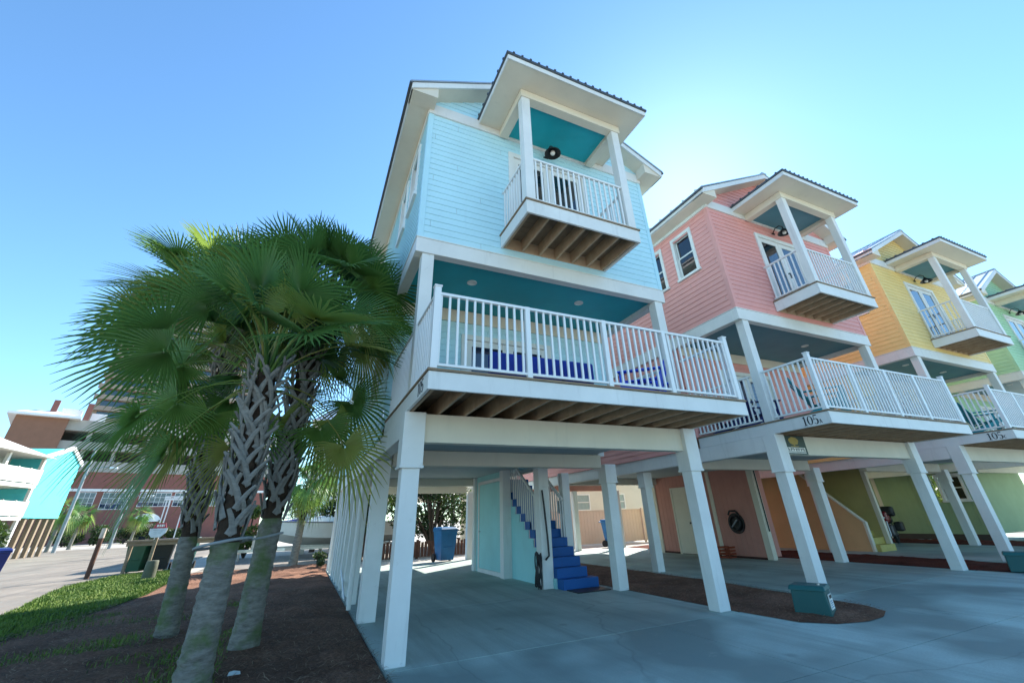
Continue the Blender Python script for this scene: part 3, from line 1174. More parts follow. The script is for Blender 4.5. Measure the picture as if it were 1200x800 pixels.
def sheet(name, poly, mat, z, amp=.0, step=.18, seed=0, edge=.35):
    """a finely divided sheet inside a polygon, gently uneven, thin at its rim"""
    xs_, ys_ = [p[0] for p in poly], [p[1] for p in poly]
    nx, ny = int((max(xs_) - min(xs_)) / step) + 1, int((max(ys_) - min(ys_)) / step) + 1
    gx = np.linspace(min(xs_), max(xs_), nx + 1)
    gy = np.linspace(min(ys_), max(ys_), ny + 1)

    def inside(x, y):
        r = False
        j = len(poly) - 1
        for i in range(len(poly)):
            if (poly[i][1] > y) != (poly[j][1] > y) and x < (poly[j][0] - poly[i][0]) * (y - poly[i][1]) / (poly[j][1] - poly[i][1]) + poly[i][0]:
                r = not r
            j = i
        return r

    def near(x, y):
        best, bp = 9e9, None
        for i in range(len(poly)):
            a, b = poly[i - 1], poly[i]
            dx, dy = b[0] - a[0], b[1] - a[1]
            t = max(0, min(1, ((x - a[0]) * dx + (y - a[1]) * dy) / (dx * dx + dy * dy + 1e-12)))
            px, py = a[0] + t * dx, a[1] + t * dy
            d = math.hypot(px - x, py - y)
            if d < best: best, bp = d, (px, py)
        return best, bp
    idx, V, F = {}, [], []
    ins = {}
    for i, x in enumerate(gx):
        for j, y in enumerate(gy):
            ins[i, j] = inside(x, y)
    use = set()
    for i in range(nx):
        for j in range(ny):
            q = [(i, j), (i + 1, j), (i + 1, j + 1), (i, j + 1)]
            if any(ins[k] for k in q):
                use.update(q)
                F.append(q)
    for k in use:
        x, y = gx[k[0]], gy[k[1]]
        d, bp = near(x, y)
        if not ins[k]:
            x, y = bp
            d = 0
        f = min(1, d / edge)
        h = amp * f * (.6 + .9 * noise.noise(Vector((x * 1.7 + seed, y * 1.7, 0))) + .5 * noise.noise(Vector((x * 6 + seed, y * 6, 3))))
        idx[k] = len(V)
        V.append((x, y, z + h))
    o = np_mesh(name, V, [[idx[k] for k in q] for q in F], mat)
    o['kind'] = 'structure'
    o.data.polygons.foreach_set('use_smooth', [True] * len(o.data.polygons))
    return o, inside


BED = [(-.64, -6.5), (-.02, -2.9), (-.01, -.1), (-.01, 12.7), (.2, 16.15), (-4.6, 16.15), (-4.35, 10), (-4.5, 7.6), (-4.9, 6), (-5.0, 4.0), (-6.2, 1.5), (-6.4, -6.5)]
bed, bed_in = sheet('mulch_bed', BED, M['mulch'], -.03, .07, .16, 1)
LAWN = [(-4.6, 16.15), (-4.35, 10), (-4.5, 7.6), (-4.9, 6), (-5.0, 4.0), (-6.2, 1.5), (-6.1, 6.5), (-6.4, 9.0), (-7.0, 12.0), (-7.3, 14.0), (-7.0, 17.0), (-5.3, 18.6)]
M['turf'] = soil_mat('lawn soil', (.025, .04, .012), (.045, .085, .018), (.06, .11, .025))
lawn, lawn_in = sheet('lawn_soil', LAWN, M['turf'], -.02, .05, .2, 5)


def island(hx, mat, seed):
    p = [(5.25, 12.6), (5.25, 3.2), (5.25, .95), (5.25, -.02), (5.33, -1.05), (5.62, -1.38), (6.05, -1.52), (6.5, -1.48), (6.9, -1.3), (7.12, -.9), (7.2, .3), (7.3, 1.3), (7.44, 2.2), (7.46, 3.9), (7.46, 12.6)]
    return sheet('planting_bed', [(x + hx, y) for x, y in p], mat, .004, .05, .14, seed, .3)


isl = [island(0, M['mulch'], 9)[1], island(7.5, M['redmulch'], 12)[1], island(15.02, M['redmulch'], 14)[1]]


# loose pine straw lying on the beds, and grass
def strands(name, n, region, box, zf, L, w, mat, flat=.25, seed=3):
    r = np.random.default_rng(seed)
    V, F, T = [], [], []
    cnt = 0
    while cnt < n:
        x, y = r.uniform(box[0], box[1]), r.uniform(box[2], box[3])
        if not region(x, y): continue
        a = r.uniform(0, 2 * PI)
        l = r.uniform(*L)
        tilt = r.uniform(-flat, flat) ** 2 * 2
        d = np.array([math.cos(a) * math.cos(tilt), math.sin(a) * math.cos(tilt), abs(math.sin(tilt))])
        s = np.array([-math.sin(a), math.cos(a), 0]) * w / 2
        p = np.array([x, y, zf + r.uniform(0, .02)])
        q = p + d * l
        mid = (p + q) / 2 + np.array([0, 0, l * .08])
        b = len(V)
        V += [p - s, p + s, mid + s, mid - s, q + s * .4, q - s * .4]
        F += [(b, b + 1, b + 2, b + 3), (b + 3, b + 2, b + 4, b + 5)]
        T += [r.uniform(0, 1)] * 6
        cnt += 1
    o = np_mesh(name, V, F, mat, attr=T)
    o['kind'] = 'stuff'
    return o


def tone_mat(name, stops, rough=.8):
    m, nt, b = new_mat(name)
    at = nt.nodes.new('ShaderNodeAttribute')
    at.attribute_name = 'tone'
    ln(nt, ramp(nt, at.outputs['Fac'], stops), b.inputs['Base Color'])
    b.inputs['Roughness'].default_value = rough
    b.inputs['Specular IOR Level'].default_value = .2
    return m


M['straw'] = tone_mat('pine straw', [(0, (.05, .027, .018)), (.5, (.15, .08, .05)), (.85, (.28, .165, .10)), (1, (.42, .30, .19))])
strands('pine_straw', 26000, bed_in, (-6.4, 0.1, -4.5, 8), .02, (.06, .2), .006, M['straw'])
strands('pine_straw', 9000, isl[0], (5.2, 7.5, -1.6, 7), .02, (.04, .12), .006, M['straw'], flat=.12, seed=8)


def blades(name, n, region, box, H, mat, seed, thin=None):
    r = np.random.default_rng(seed)
    V, F, T = [], [], []
    cnt = 0
    while cnt < n:
        x, y = r.uniform(box[0], box[1]), r.uniform(box[2], box[3])
        if not region(x, y): continue
        if thin and r.uniform() > thin(x, y): continue
        a, le = r.uniform(0, 2 * PI), r.uniform(0, .8)
        h = r.uniform(*H)
        s = np.array([-math.sin(a), math.cos(a), 0]) * .006
        p = np.array([x, y, -.01])
        m1 = p + np.array([math.cos(a) * h * le * .3, math.sin(a) * h * le * .3, h * .6])
        q = p + np.array([math.cos(a) * h * le, math.sin(a) * h * le, h * (1 - .25 * le)])
        b = len(V)
        V += [p - s, p + s, m1 + s * .8, m1 - s * .8, q + s * .1, q - s * .1]
        F += [(b, b + 1, b + 2, b + 3), (b + 3, b + 2, b + 4, b + 5)]
        T += [min(1, max(0, .5 + .5 * noise.noise(Vector((x, y, 0))) + r.uniform(-.3, .3)))] * 6
        cnt += 1
    o = np_mesh(name, V, F, mat, attr=T)
    o['kind'] = 'stuff'
    return o


M['grass'] = tone_mat('grass', [(0, (.07, .13, .018)), (.5, (.135, .22, .03)), (1, (.23, .29, .055))], .6)
blades('lawn_grass', 34000, lawn_in, (-7.4, -4.3, 1.5, 18.6), (.03, .09), M['grass'], 4)
blades('weed_grass', 4200, bed_in, (-4.9, -1.6, -.5, 6.5), (.03, .10), M['grass'], 6,
       thin=lambda x, y: max(0, noise.noise(Vector((x * .8, y * .8, 7))) * 1.6))


# ------------------------------------------------------------------ palms
M['frond'] = leafmat('palm frond', [(0, (.30, .21, .09)), (.12, (.38, .36, .10)), (.36, (.29, .40, .085)), (.64, (.145, .28, .065)), (1, (.06, .165, .05))], .42, .36)
M['trunk'] = wood('palm trunk bark', (.12, .115, .105), (.30, .29, .265), .9, (2, 2, 7))
M['boot'] = wood('palm leaf base', (.17, .16, .145), (.40, .38, .345), .85, (2, 2, 6))


def moss_trunk():
    m, nt, b = new_mat('mossy palm trunk')
    P = wpos(nt)
    n = add_noise(nt, P, 7, 6, .7, (1, 1, 3))
    c = ramp(nt, n, [(.3, (.11, .098, .08)), (.7, (.30, .275, .235))])
    mo = ramp(nt, add_noise(nt, P, 2.1, 5), [(.5, (0, 0, 0)), (.64, (.8, .8, .8))])
    ln(nt, mixc(nt, mo, c, (.085, .13, .03)), b.inputs['Base Color'])
    b.inputs['Roughness'].default_value = .95
    bump(nt, b, n, .8, .02)
    return m


M['moss'] = moss_trunk()
M['fibre'] = wood('palm trunk fibre', (.03, .02, .014), (.10, .065, .045), .95, (3, 3, 3))


def frond(V, F, T, base, az, el, pet, R, tone, r, nseg=34, spread=125, arch_k=1.0):
    """one fan leaf: an arching stalk, a folded fan of segments joined at the middle, free drooping tips"""
    ca, sa = math.cos(az), math.sin(az)
    H = np.array([ca, sa, 0.])
    Zv = np.array([0, 0, 1.])
    S = np.array([-sa, ca, 0.])
    # stalk
    n = 6
    p = np.array(base, float)
    e = el
    pts = [p.copy()]
    dirs = []
    for i in range(n):
        d = H * math.cos(e) + Zv * math.sin(e)
        dirs.append(d)
        p = p + d * pet / n
        pts.append(p.copy())
        e -= arch_k * (.10 + .10 * math.cos(el)) * (1 if el > -.9 else .2)
    for i in range(n):
        d = dirs[i]
        u = np.cross(S, d)
        w0, w1 = .028 - .018 * i / n, .028 - .018 * (i + 1) / n
        b = len(V)
        V.extend([pts[i] - S * w0, pts[i] + u * w0 * .6, pts[i] + S * w0, pts[i + 1] - S * w1, pts[i + 1] + u * w1 * .6, pts[i + 1] + S * w1])
        F.extend([(b, b + 1, b + 4, b + 3), (b + 1, b + 2, b + 5, b + 4), (b + 2, b, b + 3, b + 5)])
        T.extend([max(.12, tone - .18)] * 6)
    D = H * math.cos(e) + Zv * math.sin(e)
    U = np.cross(D, S)
    if U[2] < 0 and el > -.3: U = -U
    tw = r.uniform(-1.1, 1.1)
    S2 = S * math.cos(tw) + U * math.sin(tw)
    U2 = U * math.cos(tw) - S * math.sin(tw)
    dth = math.radians(2 * spread) / nseg
    G = np.array([0, 0, -1.])
    cup = r.uniform(.15, .55)
    droop = r.uniform(.03, .16) if el > .1 else r.uniform(.14, .34)
    for k in range(nseg):
        th = math.radians(-spread) + (k + .5) * dth
        c_, s_ = math.cos(th), math.sin(th)
        fold = cup * abs(s_)
        dr = D * c_ + S2 * s_ + U2 * fold - D * .0
        dr /= np.linalg.norm(dr)
        sd = np.cross(dr, U2)
        sd /= np.linalg.norm(sd)
        nn = np.cross(sd, dr)
        L = R * (.78 + .22 * c_) * r.uniform(.92, 1.06)
        arch = .10 * L * max(0, c_)
        rr = [.05, .34, .58, .82, 1.0]
        wd = [.01, dth * .5 * .34 * L * .98, .021 * L, .013 * L, .0015]
        prev = None
        for j, (q, w) in enumerate(zip(rr, wd)):
            t = max(0, (q - .34)) / .66
            c = pts[-1] + dr * L * q + G * (droop * L * t ** 2.0 + arch * q * q)
            if t > 0: c = c + sd * (r.uniform(-.02, .02) * t)
            b = len(V)
            V.extend([c - sd * w, c + nn * w * .55, c + sd * w])
            T.extend([tone + (0.0 if j < 4 else -.12)] * 3)
            if prev is not None:
                F.extend([(prev, prev + 1, b + 1, b), (prev + 1, prev + 2, b + 2, b + 1)])
            prev = b


def palm(loc, top, label, r_t, crown_n, pet, R, z_boot, seed, group='sabal palms', boots=True, nseg=34, r_top=None, el_lo=-60, open_front=False, arch_k=1.0):
    """loc: foot (x,y); top: (x,y,z) heart of the crown, where the stalks leave"""
    r = np.random.default_rng(seed)
    T_ = thing('palm_tree', label, 'palm tree', (loc[0], loc[1], 0), 0, group)
    top = Vector((top[0] - loc[0], top[1] - loc[1], top[2]))
    r_top = r_top or r_t * .85

    def axis(z):
        t = max(0, z / top.z)
        return Vector((top.x * (t * .65 + .35 * t * t), top.y * (t * .65 + .35 * t * t), z))
    # trunk
    m = MB()
    n, seg = 20, 110
    V, F = [], []
    for i in range(seg + 1):
        z = -.05 + (top.z + .05) * i / seg
        c = axis(max(z, 0))
        rad = (r_t + (r_top - r_t) * z / top.z) * (1 + .22 * math.exp(-max(z, 0) * 4))
        if boots and z > z_boot: rad *= .86
        for k in range(n):
            t = 2 * PI * k / n
            nz = noise.noise(Vector((math.cos(t) * 1.6 + seed, math.sin(t) * 1.6, z * 2.2)))
            ring = .02 * math.sin(z * 58 + nz * 4 + .8 * math.cos(2 * t)) * max(0, .5 + noise.noise(Vector((z * 3, seed, math.cos(t)))))
            q = rad * (1 + .07 * nz) + ring * .6
            V.append((c.x + math.cos(t) * q, c.y + math.sin(t) * q, z))
    for i in range(seg):
        for k in range(n):
            a, b = i * n + k, i * n + (k + 1) % n
            F.append((a, b, b + n, a + n))
    tk = m.add(V, F).build('trunk', M['moss'], T_, smooth=70)
    if boots:
        tk.data.materials.append(M['fibre'])
        for pl in tk.data.polygons:
            if pl.center.z > z_boot: pl.material_index = 1
    if boots:
        m = MB()
        N = int((top.z - z_boot) / .034)
        for k in range(N):
            z = z_boot + (top.z - .1 - z_boot) * k / N
            a = k * 2.39996 + r.uniform(-.28, .28)
            c = axis(z)
            rad = (r_t + (r_top - r_t) * z / top.z) * .9
            ro = Vector((math.cos(a), math.sin(a), 0))
            ta = Vector((-math.sin(a), math.cos(a), 0))
            late = z / top.z
            for sgn in (-1, 1):
                if r.uniform() < .10: continue
                L = r.uniform(.20, .50)
                lean = sgn * r.uniform(.45, .75)
                p0 = c + ro * (rad - .015) - ta * sgn * .05
                pts = []
                for j in range(5):
                    t = j / 4
                    off = rad + .012 + (.05 + .12 * late) * t ** 1.5
                    aa = a + lean * t * L / rad * .55 - sgn * .18
                    ax = axis(z + L * t)
                    pts.append((ax + Vector((math.cos(aa), math.sin(aa), 0)) * off, aa, t))
                vs = []
                for (p, aa, t) in pts:
                    o_ = Vector((math.cos(aa), math.sin(aa), 0))
                    t_ = Vector((-math.sin(aa), math.cos(aa), 0))
                    w = (.030 + .10 * rad) * (1 - .5 * t)
                    sd = (t_ * math.cos(lean * .8) - Vector((0, 0, 1)) * math.sin(lean * .8) * 1.0)
                    vs += [p - sd * w, p - sd * w * .5 + o_ * .018, p + sd * w * .5 + o_ * .018, p + sd * w, p - o_ * .015]
                fs = []
                for j in range(4):
                    for q in range(5):
                        a0, b0 = j * 5 + q, j * 5 + (q + 1) % 5
                        fs.append((a0, a0 + 5, b0 + 5, b0))
                fs += [(0, 1, 2, 3, 4), (24, 23, 22, 21, 20)]
                m.add(vs, fs)
        m.build('leaf_bases', M['boot'], T_, smooth=35)
    # crown
    V, F, Tn = [], [], []
    for k in range(crown_n):
        u = (k + .5) / crown_n
        el = math.radians(86 + (el_lo - 86) * u ** .92) + r.uniform(-.14, .14)
        az = k * 2.39996 + r.uniform(-.25, .25)
        if open_front and el < .5:                       # old leaves were trimmed away from the lawn side
            face = (math.cos(az) * (EYE.x - loc[0]) + math.sin(az) * (EYE.y - loc[1])) / math.hypot(EYE.x - loc[0], EYE.y - loc[1])
            if face > -.15: continue
        tone = 1.0 - .45 * u + r.uniform(-.12, .12)
        if u > .82 and r.uniform() < .5: tone = r.uniform(.02, .25)
        elif r.uniform() < .16: tone = r.uniform(.2, .42)
        zz = top.z - .32 * u
        c = axis(min(zz, top.z))
        base = (c.x + math.cos(az) * .10, c.y + math.sin(az) * .10, zz)
        frond(V, F, Tn, base, az, el, pet * r.uniform(.8, 1.2) * (.85 + .25 * min(1, 2 * u)), R * r.uniform(.88, 1.1), tone, r, nseg, r.uniform(105, 135), arch_k)
    np_mesh('crown', V, F, M['frond'], T_, Tn)
    return T_


palm((-1.80, .50), (-1.84, .66, 3.38), 'front palm with leaning grey trunk and criss-cross leaf bases above a cut line', .150, 66, 1.15, .86, 1.27, 21, el_lo=-14, open_front=True, nseg=38, arch_k=.8)
palm((-2.62, 3.5), (-3.0, 3.5, 5.10), 'left palm of the clump with its slimmer trunk nearest the lawn', .135, 70, 1.2, .95, 1.3, 35, el_lo=6, nseg=38, arch_k=.5)
palm((-1.48, 1.90), (-1.40, 2.0, 5.15), 'palm between the front palm and the aqua house with moss on its trunk', .155, 66, .95, .90, 1.5, 49, el_lo=-6, nseg=38, arch_k=.8)
palm((-1.10, 16.1), (-1.0, 16.1, 3.2), 'short slender palm standing before the white boat', .15, 26, .6, .8, 1.6, 60, nseg=22)
# ------------------------------------------------------------------ plants with leaves
M['leaf_dark'] = leafmat('dark leaves', [(0, (.012, .03, .010)), (.5, (.022, .05, .016)), (1, (.05, .09, .025))], .3)
M['leaf_lime'] = leafmat('yellow green leaves', [(0, (.06, .09, .015)), (.5, (.13, .17, .03)), (1, (.22, .26, .06))], .4)
M['leaf_mid'] = leafmat('mid green leaves', [(0, (.03, .06, .015)), (.5, (.05, .09, .02)), (1, (.09, .14, .03))], .35)
M['bark'] = wood('bark', (.06, .045, .035), (.14, .11, .085), .9, (2, 2, .6))


def leafy(name, label, cat, loc, rad, h, n, mat, leaf=.09, trunk=0.0, seed=1, group=None, clumps=9):
    r = np.random.default_rng(seed)
    t = thing(name, label, cat, loc, 0, group)
    m = MB()
    if trunk:
        m.tube([(0, 0, -.1), (.05, .02, trunk * .5), (0, .05, trunk)], [.13 * rad ** .5, .10 * rad ** .5, .07 * rad ** .5], 9)
    cs = []
    for k in range(clumps):
        a, q = r.uniform(0, 2 * PI), r.uniform(.15, .75) ** .7
        zc = trunk + (h - trunk) * r.uniform(.18, .86)
        sq = 1 - .5 * abs((zc - trunk) / (h - trunk) - .45)
        c = np.array([math.cos(a) * rad * q * sq, math.sin(a) * rad * q * sq, zc])
        cs.append((c, r.uniform(.28, .5) * rad))
        m.tube([(0, 0, trunk * .85), tuple(c * np.array([.5, .5, .8])), tuple(c)], [.05 * rad ** .5, .03 * rad ** .5, .012], 6)
    m.build('trunk' if trunk else 'stem', M['bark'], t, smooth=60)
    V, F, T = [], [], []
    for k in range(n):
        c, R = cs[int(r.integers(len(cs)))]
        d = r.normal(size=3)
        d /= np.linalg.norm(d)
        p = c + d * R * r.uniform(.35, 1.08) ** .6 * np.array([1, 1, .8])
        if p[2] < .03: p[2] = r.uniform(.03, .3)
        a = r.normal(size=3)
        a /= np.linalg.norm(a)
        b = np.cross(a, r.normal(size=3))
        b /= np.linalg.norm(b)
        l = leaf * r.uniform(.6, 1.3)
        i = len(V)
        V += [p - a * l, p + b * l * .38, p + a * l, p - b * l * .38]
        F.append((i, i + 1, i + 2, i + 3))
        T += [r.uniform(.1, .95)] * 4
    np_mesh('crown', V, F, mat, t, T)
    return t


# ------------------------------------------------------------------ utility boxes on the planting beds
M['util'] = paint('green utility steel', (.012, .095, .095), .45, .1, .2, (.10, .10, .08))
M['util_lid'] = paint('green utility lid', (.015, .11, .108), .5, .1, .2, (.10, .10, .08))


def utility_box(loc, rz, label):
    u = thing('utility_box', label, 'utility box', loc, rz, 'utility boxes on the planting beds')
    u.scale = (.70, .70, .78)
    m = MB().prism([(-.34, 0), (.34, 0), (.31, .40), (-.31, .40)], 'y', -.24, .24)
    m.build('body', M['util'], u, .02)
    m = MB().hexa([(-.35, -.28, .385), (.35, -.28, .385), (.35, .28, .385), (-.35, .28, .385), (-.32, -.24, .465), (.32, -.24, .465), (.32, .24, .465), (-.32, .24, .465)])
    m.build('lid', M['util_lid'], u, .02)
    m = MB().box(.328, .345, -.13, .13, .10, .33)
    l = m.build('label_plate', M['lamp_white'], u)
    MB().box(.3455, .347, -.10, .10, .265, .315).build('heading_bar', plain('black label print', (.03, .025, .02), .6), l)
    m = MB()
    for k in range(4):
        m.box(.3455, .347, -.10, .10 - .04 * (k % 2), .13 + k * .03, .142 + k * .03)
    m.build('print_line', plain('blue label print', (.10, .25, .42), .6), l)
    MB().lathe([(.03, 0), (.03, .02), (0, .02)], (.2, -.05, .465), 12).build('lock', M['chrome'], u)
    return u


utility_box((5.93, -.90, .01), math.radians(-68), 'green utility box with a white label in front of the pink house')
utility_box((13.0, -.85, .01), math.radians(-68), 'green utility box standing before the yellow house')


# ------------------------------------------------------------------ wheeled bins
def wheelie(loc, rz, label, mat, s=1.0, group='wheeled bins'):
    t = thing('wheeled_bin', label, 'bin', loc, rz, group)
    m = MB().hexa([(-.25 * s, -.27 * s, .06 * s), (.25 * s, -.27 * s, .06 * s), (.25 * s, .24 * s, .06 * s), (-.25 * s, .24 * s, .06 * s),
                   (-.33 * s, -.38 * s, 1.02 * s), (.33 * s, -.38 * s, 1.02 * s), (.33 * s, .36 * s, 1.02 * s), (-.33 * s, .36 * s, 1.02 * s)])
    m.box(-.35 * s, .35 * s, -.40 * s, .38 * s, .99 * s, 1.045 * s)
    m.box(-.18 * s, .18 * s, -.345 * s, -.32 * s, .45 * s, .49 * s)
    m.build('body', mat, t, .025 * s)
    m = MB().hexa([(-.36 * s, -.42 * s, 1.048 * s), (.36 * s, -.42 * s, 1.048 * s), (.36 * s, .40 * s, 1.048 * s), (-.36 * s, .40 * s, 1.048 * s),
                   (-.30 * s, -.33 * s, 1.12 * s), (.30 * s, -.33 * s, 1.12 * s), (.32 * s, .38 * s, 1.13 * s), (-.32 * s, .38 * s, 1.13 * s)])
    m.build('lid', mat, t, .02 * s)
    MB().tube([(-.28 * s, .37 * s, 1.0 * s), (-.28 * s, .47 * s, 1.03 * s), (.28 * s, .47 * s, 1.03 * s), (.28 * s, .37 * s, 1.0 * s)], .018 * s, 8).build('handle', mat, t, smooth=50)
    for sx in (-1, 1):
        MB().tube([(sx * .30 * s, .24 * s, .14 * s), (sx * .36 * s, .24 * s, .14 * s)], .14 * s, 18).build('wheel', M['tire'], t, smooth=40)
    return t


wheelie((4.22, 12.75, -.03), .15, 'blue wheeled bin behind the aqua house undercroft', M['bin_blue'], 1.05)
wheelie((12.95, 13.75, -.03), .5, 'blue wheeled bin with a white mark by the beige fence', M['bin_blue'], 1.05)
MB().box(-.05, .05, -.3665, -.3635, .72, .9).build('recycling_mark', M['lamp_white'], bpy.data.objects['wheeled_bin.001'])
wheelie((-9.62, 14.9, -.02), .5, 'dark navy wheeled bin at the left edge of the photo on the sunlit street', plain('navy bin plastic', (.006, .02, .14), .45), 1.0)
wheelie((-6.75, 18.4, -.02), -.2, 'green wheeled bin, leftmost of those behind the timber rail', M['bin_green'], 1.0, 'green bins behind the timber rail')
wheelie((-6.0, 18.5, -.02), .1, 'black wheeled bin between two green ones behind the timber rail', plain('dark bin plastic', (.02, .022, .025), .5), 1.02, 'green bins behind the timber rail')
wheelie((-5.2, 18.5, -.02), .0, 'green wheeled bin, right-hand one behind the timber rail', plain('deep green bin plastic', (.008, .06, .05), .5), 1.02, 'green bins behind the timber rail')

# ------------------------------------------------------------------ small things under the houses
m = MB().box(4.22, 5.02, 2.86, 3.33, .0, .018)
tag(m.build('door_mat', M['black'], None, .006), 'black door mat lying before the blue stairs', 'mat')

h = thing('garden_hose', 'black hose looped on the white post beside the blue stairs', 'hose', (3.86, 3.76, 0))
pts = [(.12, 0, 1.95), (.14, -.03, 1.6), (.17, -.03, 1.2), (.19, -.03, .9), (.20, -.03, .62), (.10, -.05, .55)]
MB().tube(pts, .022, 8).build('hanging_end', M['black'], h, smooth=60)
pts = []
for k in range(140):
    a = k * .33
    s_ = .5 + .5 * math.sin(k * .11)
    pts.append((-.05 + .07 * math.cos(a * .9) * (.6 + .4 * s_), .02 + .05 * math.sin(a * 1.3 + k * .02), .36 + (.30 + .05 * math.sin(k * .7)) * math.sin(a)))
MB().tube(pts, .015, 7).build('coil', M['black'], h, smooth=60)

h = thing('hose_reel', 'black round hose reel mounted on the coral wall under the pink house', 'hose reel', (11.86, 5.25, .98))
MB().tube([(-.02, 0, 0), (.04, 0, 0)], .30, 26).build('back_disc', M['black'], h, smooth=40)
pts = [(-.06 + .02 * math.sin(k * .9), .22 * math.cos(k * .42) * (1 - .0016 * k), .22 * math.sin(k * .42) * (1 - .0016 * k)) for k in range(80)]
MB().tube(pts, .025, 6).build('hose', M['black'], h, smooth=60)
MB().bar((-.09, -.12, .10), (-.09, .12, -.10), .03, .03).build('crank', plain('grey reel crank', (.35, .35, .36), .5), h)
pts = [(-.05, .2, .25), (-.06, .12, .36), (-.05, -.1, .36), (-.03, -.2, .25)]
MB().tube(pts, .03, 8).build('handle', M['black'], h, smooth=60)

c = thing('milk_crate', 'rust red crate on the slab by the coral wall', 'crate', (11.72, 5.75, 0), .1)
m = MB()
for (a, b_) in ((-.2, -.185), (.185, .2)):
    for z in (0.0, .09, .18, .27):
        m.box(a, b_, -.2, .2, z, z + .05)
        m.box(-.184, .184, a, b_, z, z + .05)
for sx in (-.2, .17):
    for sy in (-.2, .17):
        m.box(sx, sx + .03, sy, sy + .03, .0, .33)
m.box(-.184, .184, -.184, .184, .01, .03)
m.build('basket', plain('rust red crate plastic', (.30, .055, .02), .55), c, .003)


# ------------------------------------------------------------------ furniture on the decks
def adirondack(loc, rz, label, mat, group='chairs on the decks', s=1.0):
    t = thing('deck_chair', label, 'chair', loc, rz, group)
    S = lambda v: tuple(x * s for x in v)
    m = MB()
    for k in range(5):
        x = -.24 + k * .12
        top = .98 - .05 * abs(k - 2) ** 1.6 * .6
        m.bar(S((x, .22, .30)), S((x * 1.12, .52, top)), .105 * s, .02 * s, (0, 1, 0))
    m.build('backrest', mat, t, .006)
    m = MB()
    for k in range(5):
        y = -.30 + k * .12
        m.bar(S((-.27, y, .40 - k * .03)), S((.27, y, .40 - k * .03)), .105 * s, .02 * s)
    m.build('seat', mat, t, .006)
    for sx in (-1, 1):
        MB().bar(S((sx * .33, -.38, .58)), S((sx * .33, .36, .56)), .12 * s, .025 * s).build('armrest', mat, t, .006)
        MB().bar(S((sx * .31, -.32, 0)), S((sx * .31, -.32, .565)), .03 * s, .09 * s, (0, 1, 0)).build('leg', mat, t, .005)
        MB().bar(S((sx * .28, -.34, .38)), S((sx * .28, .50, .02)), .03 * s, .10 * s).build('leg', mat, t, .005)
    return t


ZD = Z_D1 + .028
s = thing('outdoor_sofa', 'long blue cushioned sofa on the aqua porch, before its dark windows', 'sofa', (2.25, .42, ZD), math.pi)
MB().box(-1.0, 1.0, -.35, .35, .08, .30).build('base', M['navy'], s, .02)
for k in range(3):
    MB().box(-.98 + k * .66, -.34 + k * .66, -.36, .24, .30, .44).build('seat_cushion', M['cushion'], s, .04)
    MB().box(-.98 + k * .66, -.34 + k * .66, .16, .36, .44, .82).build('back_cushion', M['cushion'], s, .04)
adirondack((4.0, -.3, ZD), -2.4, 'bright blue deck chair facing inward on the aqua porch', plain('bright blue chair plastic', (.02, .09, .75), .5))
adirondack((4.55, .35, ZD), -1.7, 'bright blue deck chair nearer the wall on the aqua porch', bpy.data.materials['bright blue chair plastic'])
adirondack((7.481 + .75, .75, ZD), 1.2, 'navy deck chair behind the side railing of the pink house', M['navy'])
adirondack((7.481 + .85, 1.65, ZD), .9, 'navy deck chair by the porch door of the pink house', M['navy'])
adirondack((7.481 + 1.15, -.55, ZD), .6, 'turquoise deck chair at the front railing corner of the pink house', M['teal_chair'])
adirondack((15.031 + .95, -.5, ZD), .7, 'turquoise deck chair at the front railing of the yellow house', M['teal_chair'])
adirondack((15.031 + 1.0, .55, ZD), 1.2, 'white deck chair behind the turquoise one on the yellow house', M['rail'])

# sign on the pink house's front beam
S = thing('company_sign', 'small dark green sign with a gold tree and white band on the pink house beam', 'sign', (7.481, .048, 0))
MB().box(.27, .97, -.018, 0, 2.36, 2.728).build('board', plain('dark green sign', (.012, .05, .045), .4), S, .003)
m = MB()
pts = [(.60 + .155 * math.cos(t) * (1 + .06 * math.sin(5 * t)), 2.625 + .078 * math.sin(t) * (1 + .06 * math.cos(7 * t))) for t in np.linspace(0, 2 * PI, 40)[:-1]]
m.prism(pts, 'y', -.021, -.0185)
m.box(.583, .617, -.0212, -.0186, 2.51, 2.56)
m.box(.48, .72, -.021, -.0186, 2.508, 2.522)
m.build('gold_tree', plain('gold print', (.42, .30, .07), .5), S)
MB().box(.33, .91, -.0205, -.0185, 2.415, 2.495).build('name_band', M['lamp_white'], S)
m = MB()
for k, x in enumerate((.36, .44, .52, .60, .68, .76, .84)):
    m.box(x, x + .022, -.0215, -.0206, 2.428, 2.484)
    m.box(x + .023, x + .062, -.0215, -.0206, 2.452, 2.462)
    if k % 2: m.box(x + .05, x + .064, -.0215, -.0206, 2.463, 2.484)
    if k % 3 == 0: m.box(x + .023, x + .062, -.0215, -.0206, 2.43, 2.438)
    if k % 3 == 1: m.box(x + .023, x + .062, -.0215, -.0206, 2.474, 2.482)
m.build('lettering', plain('sign letter ink', (.015, .03, .04), .5), S)
MB().box(.33, .91, -.0205, -.0185, 2.385, 2.402).build('lower_line', M['lamp_white'], S)


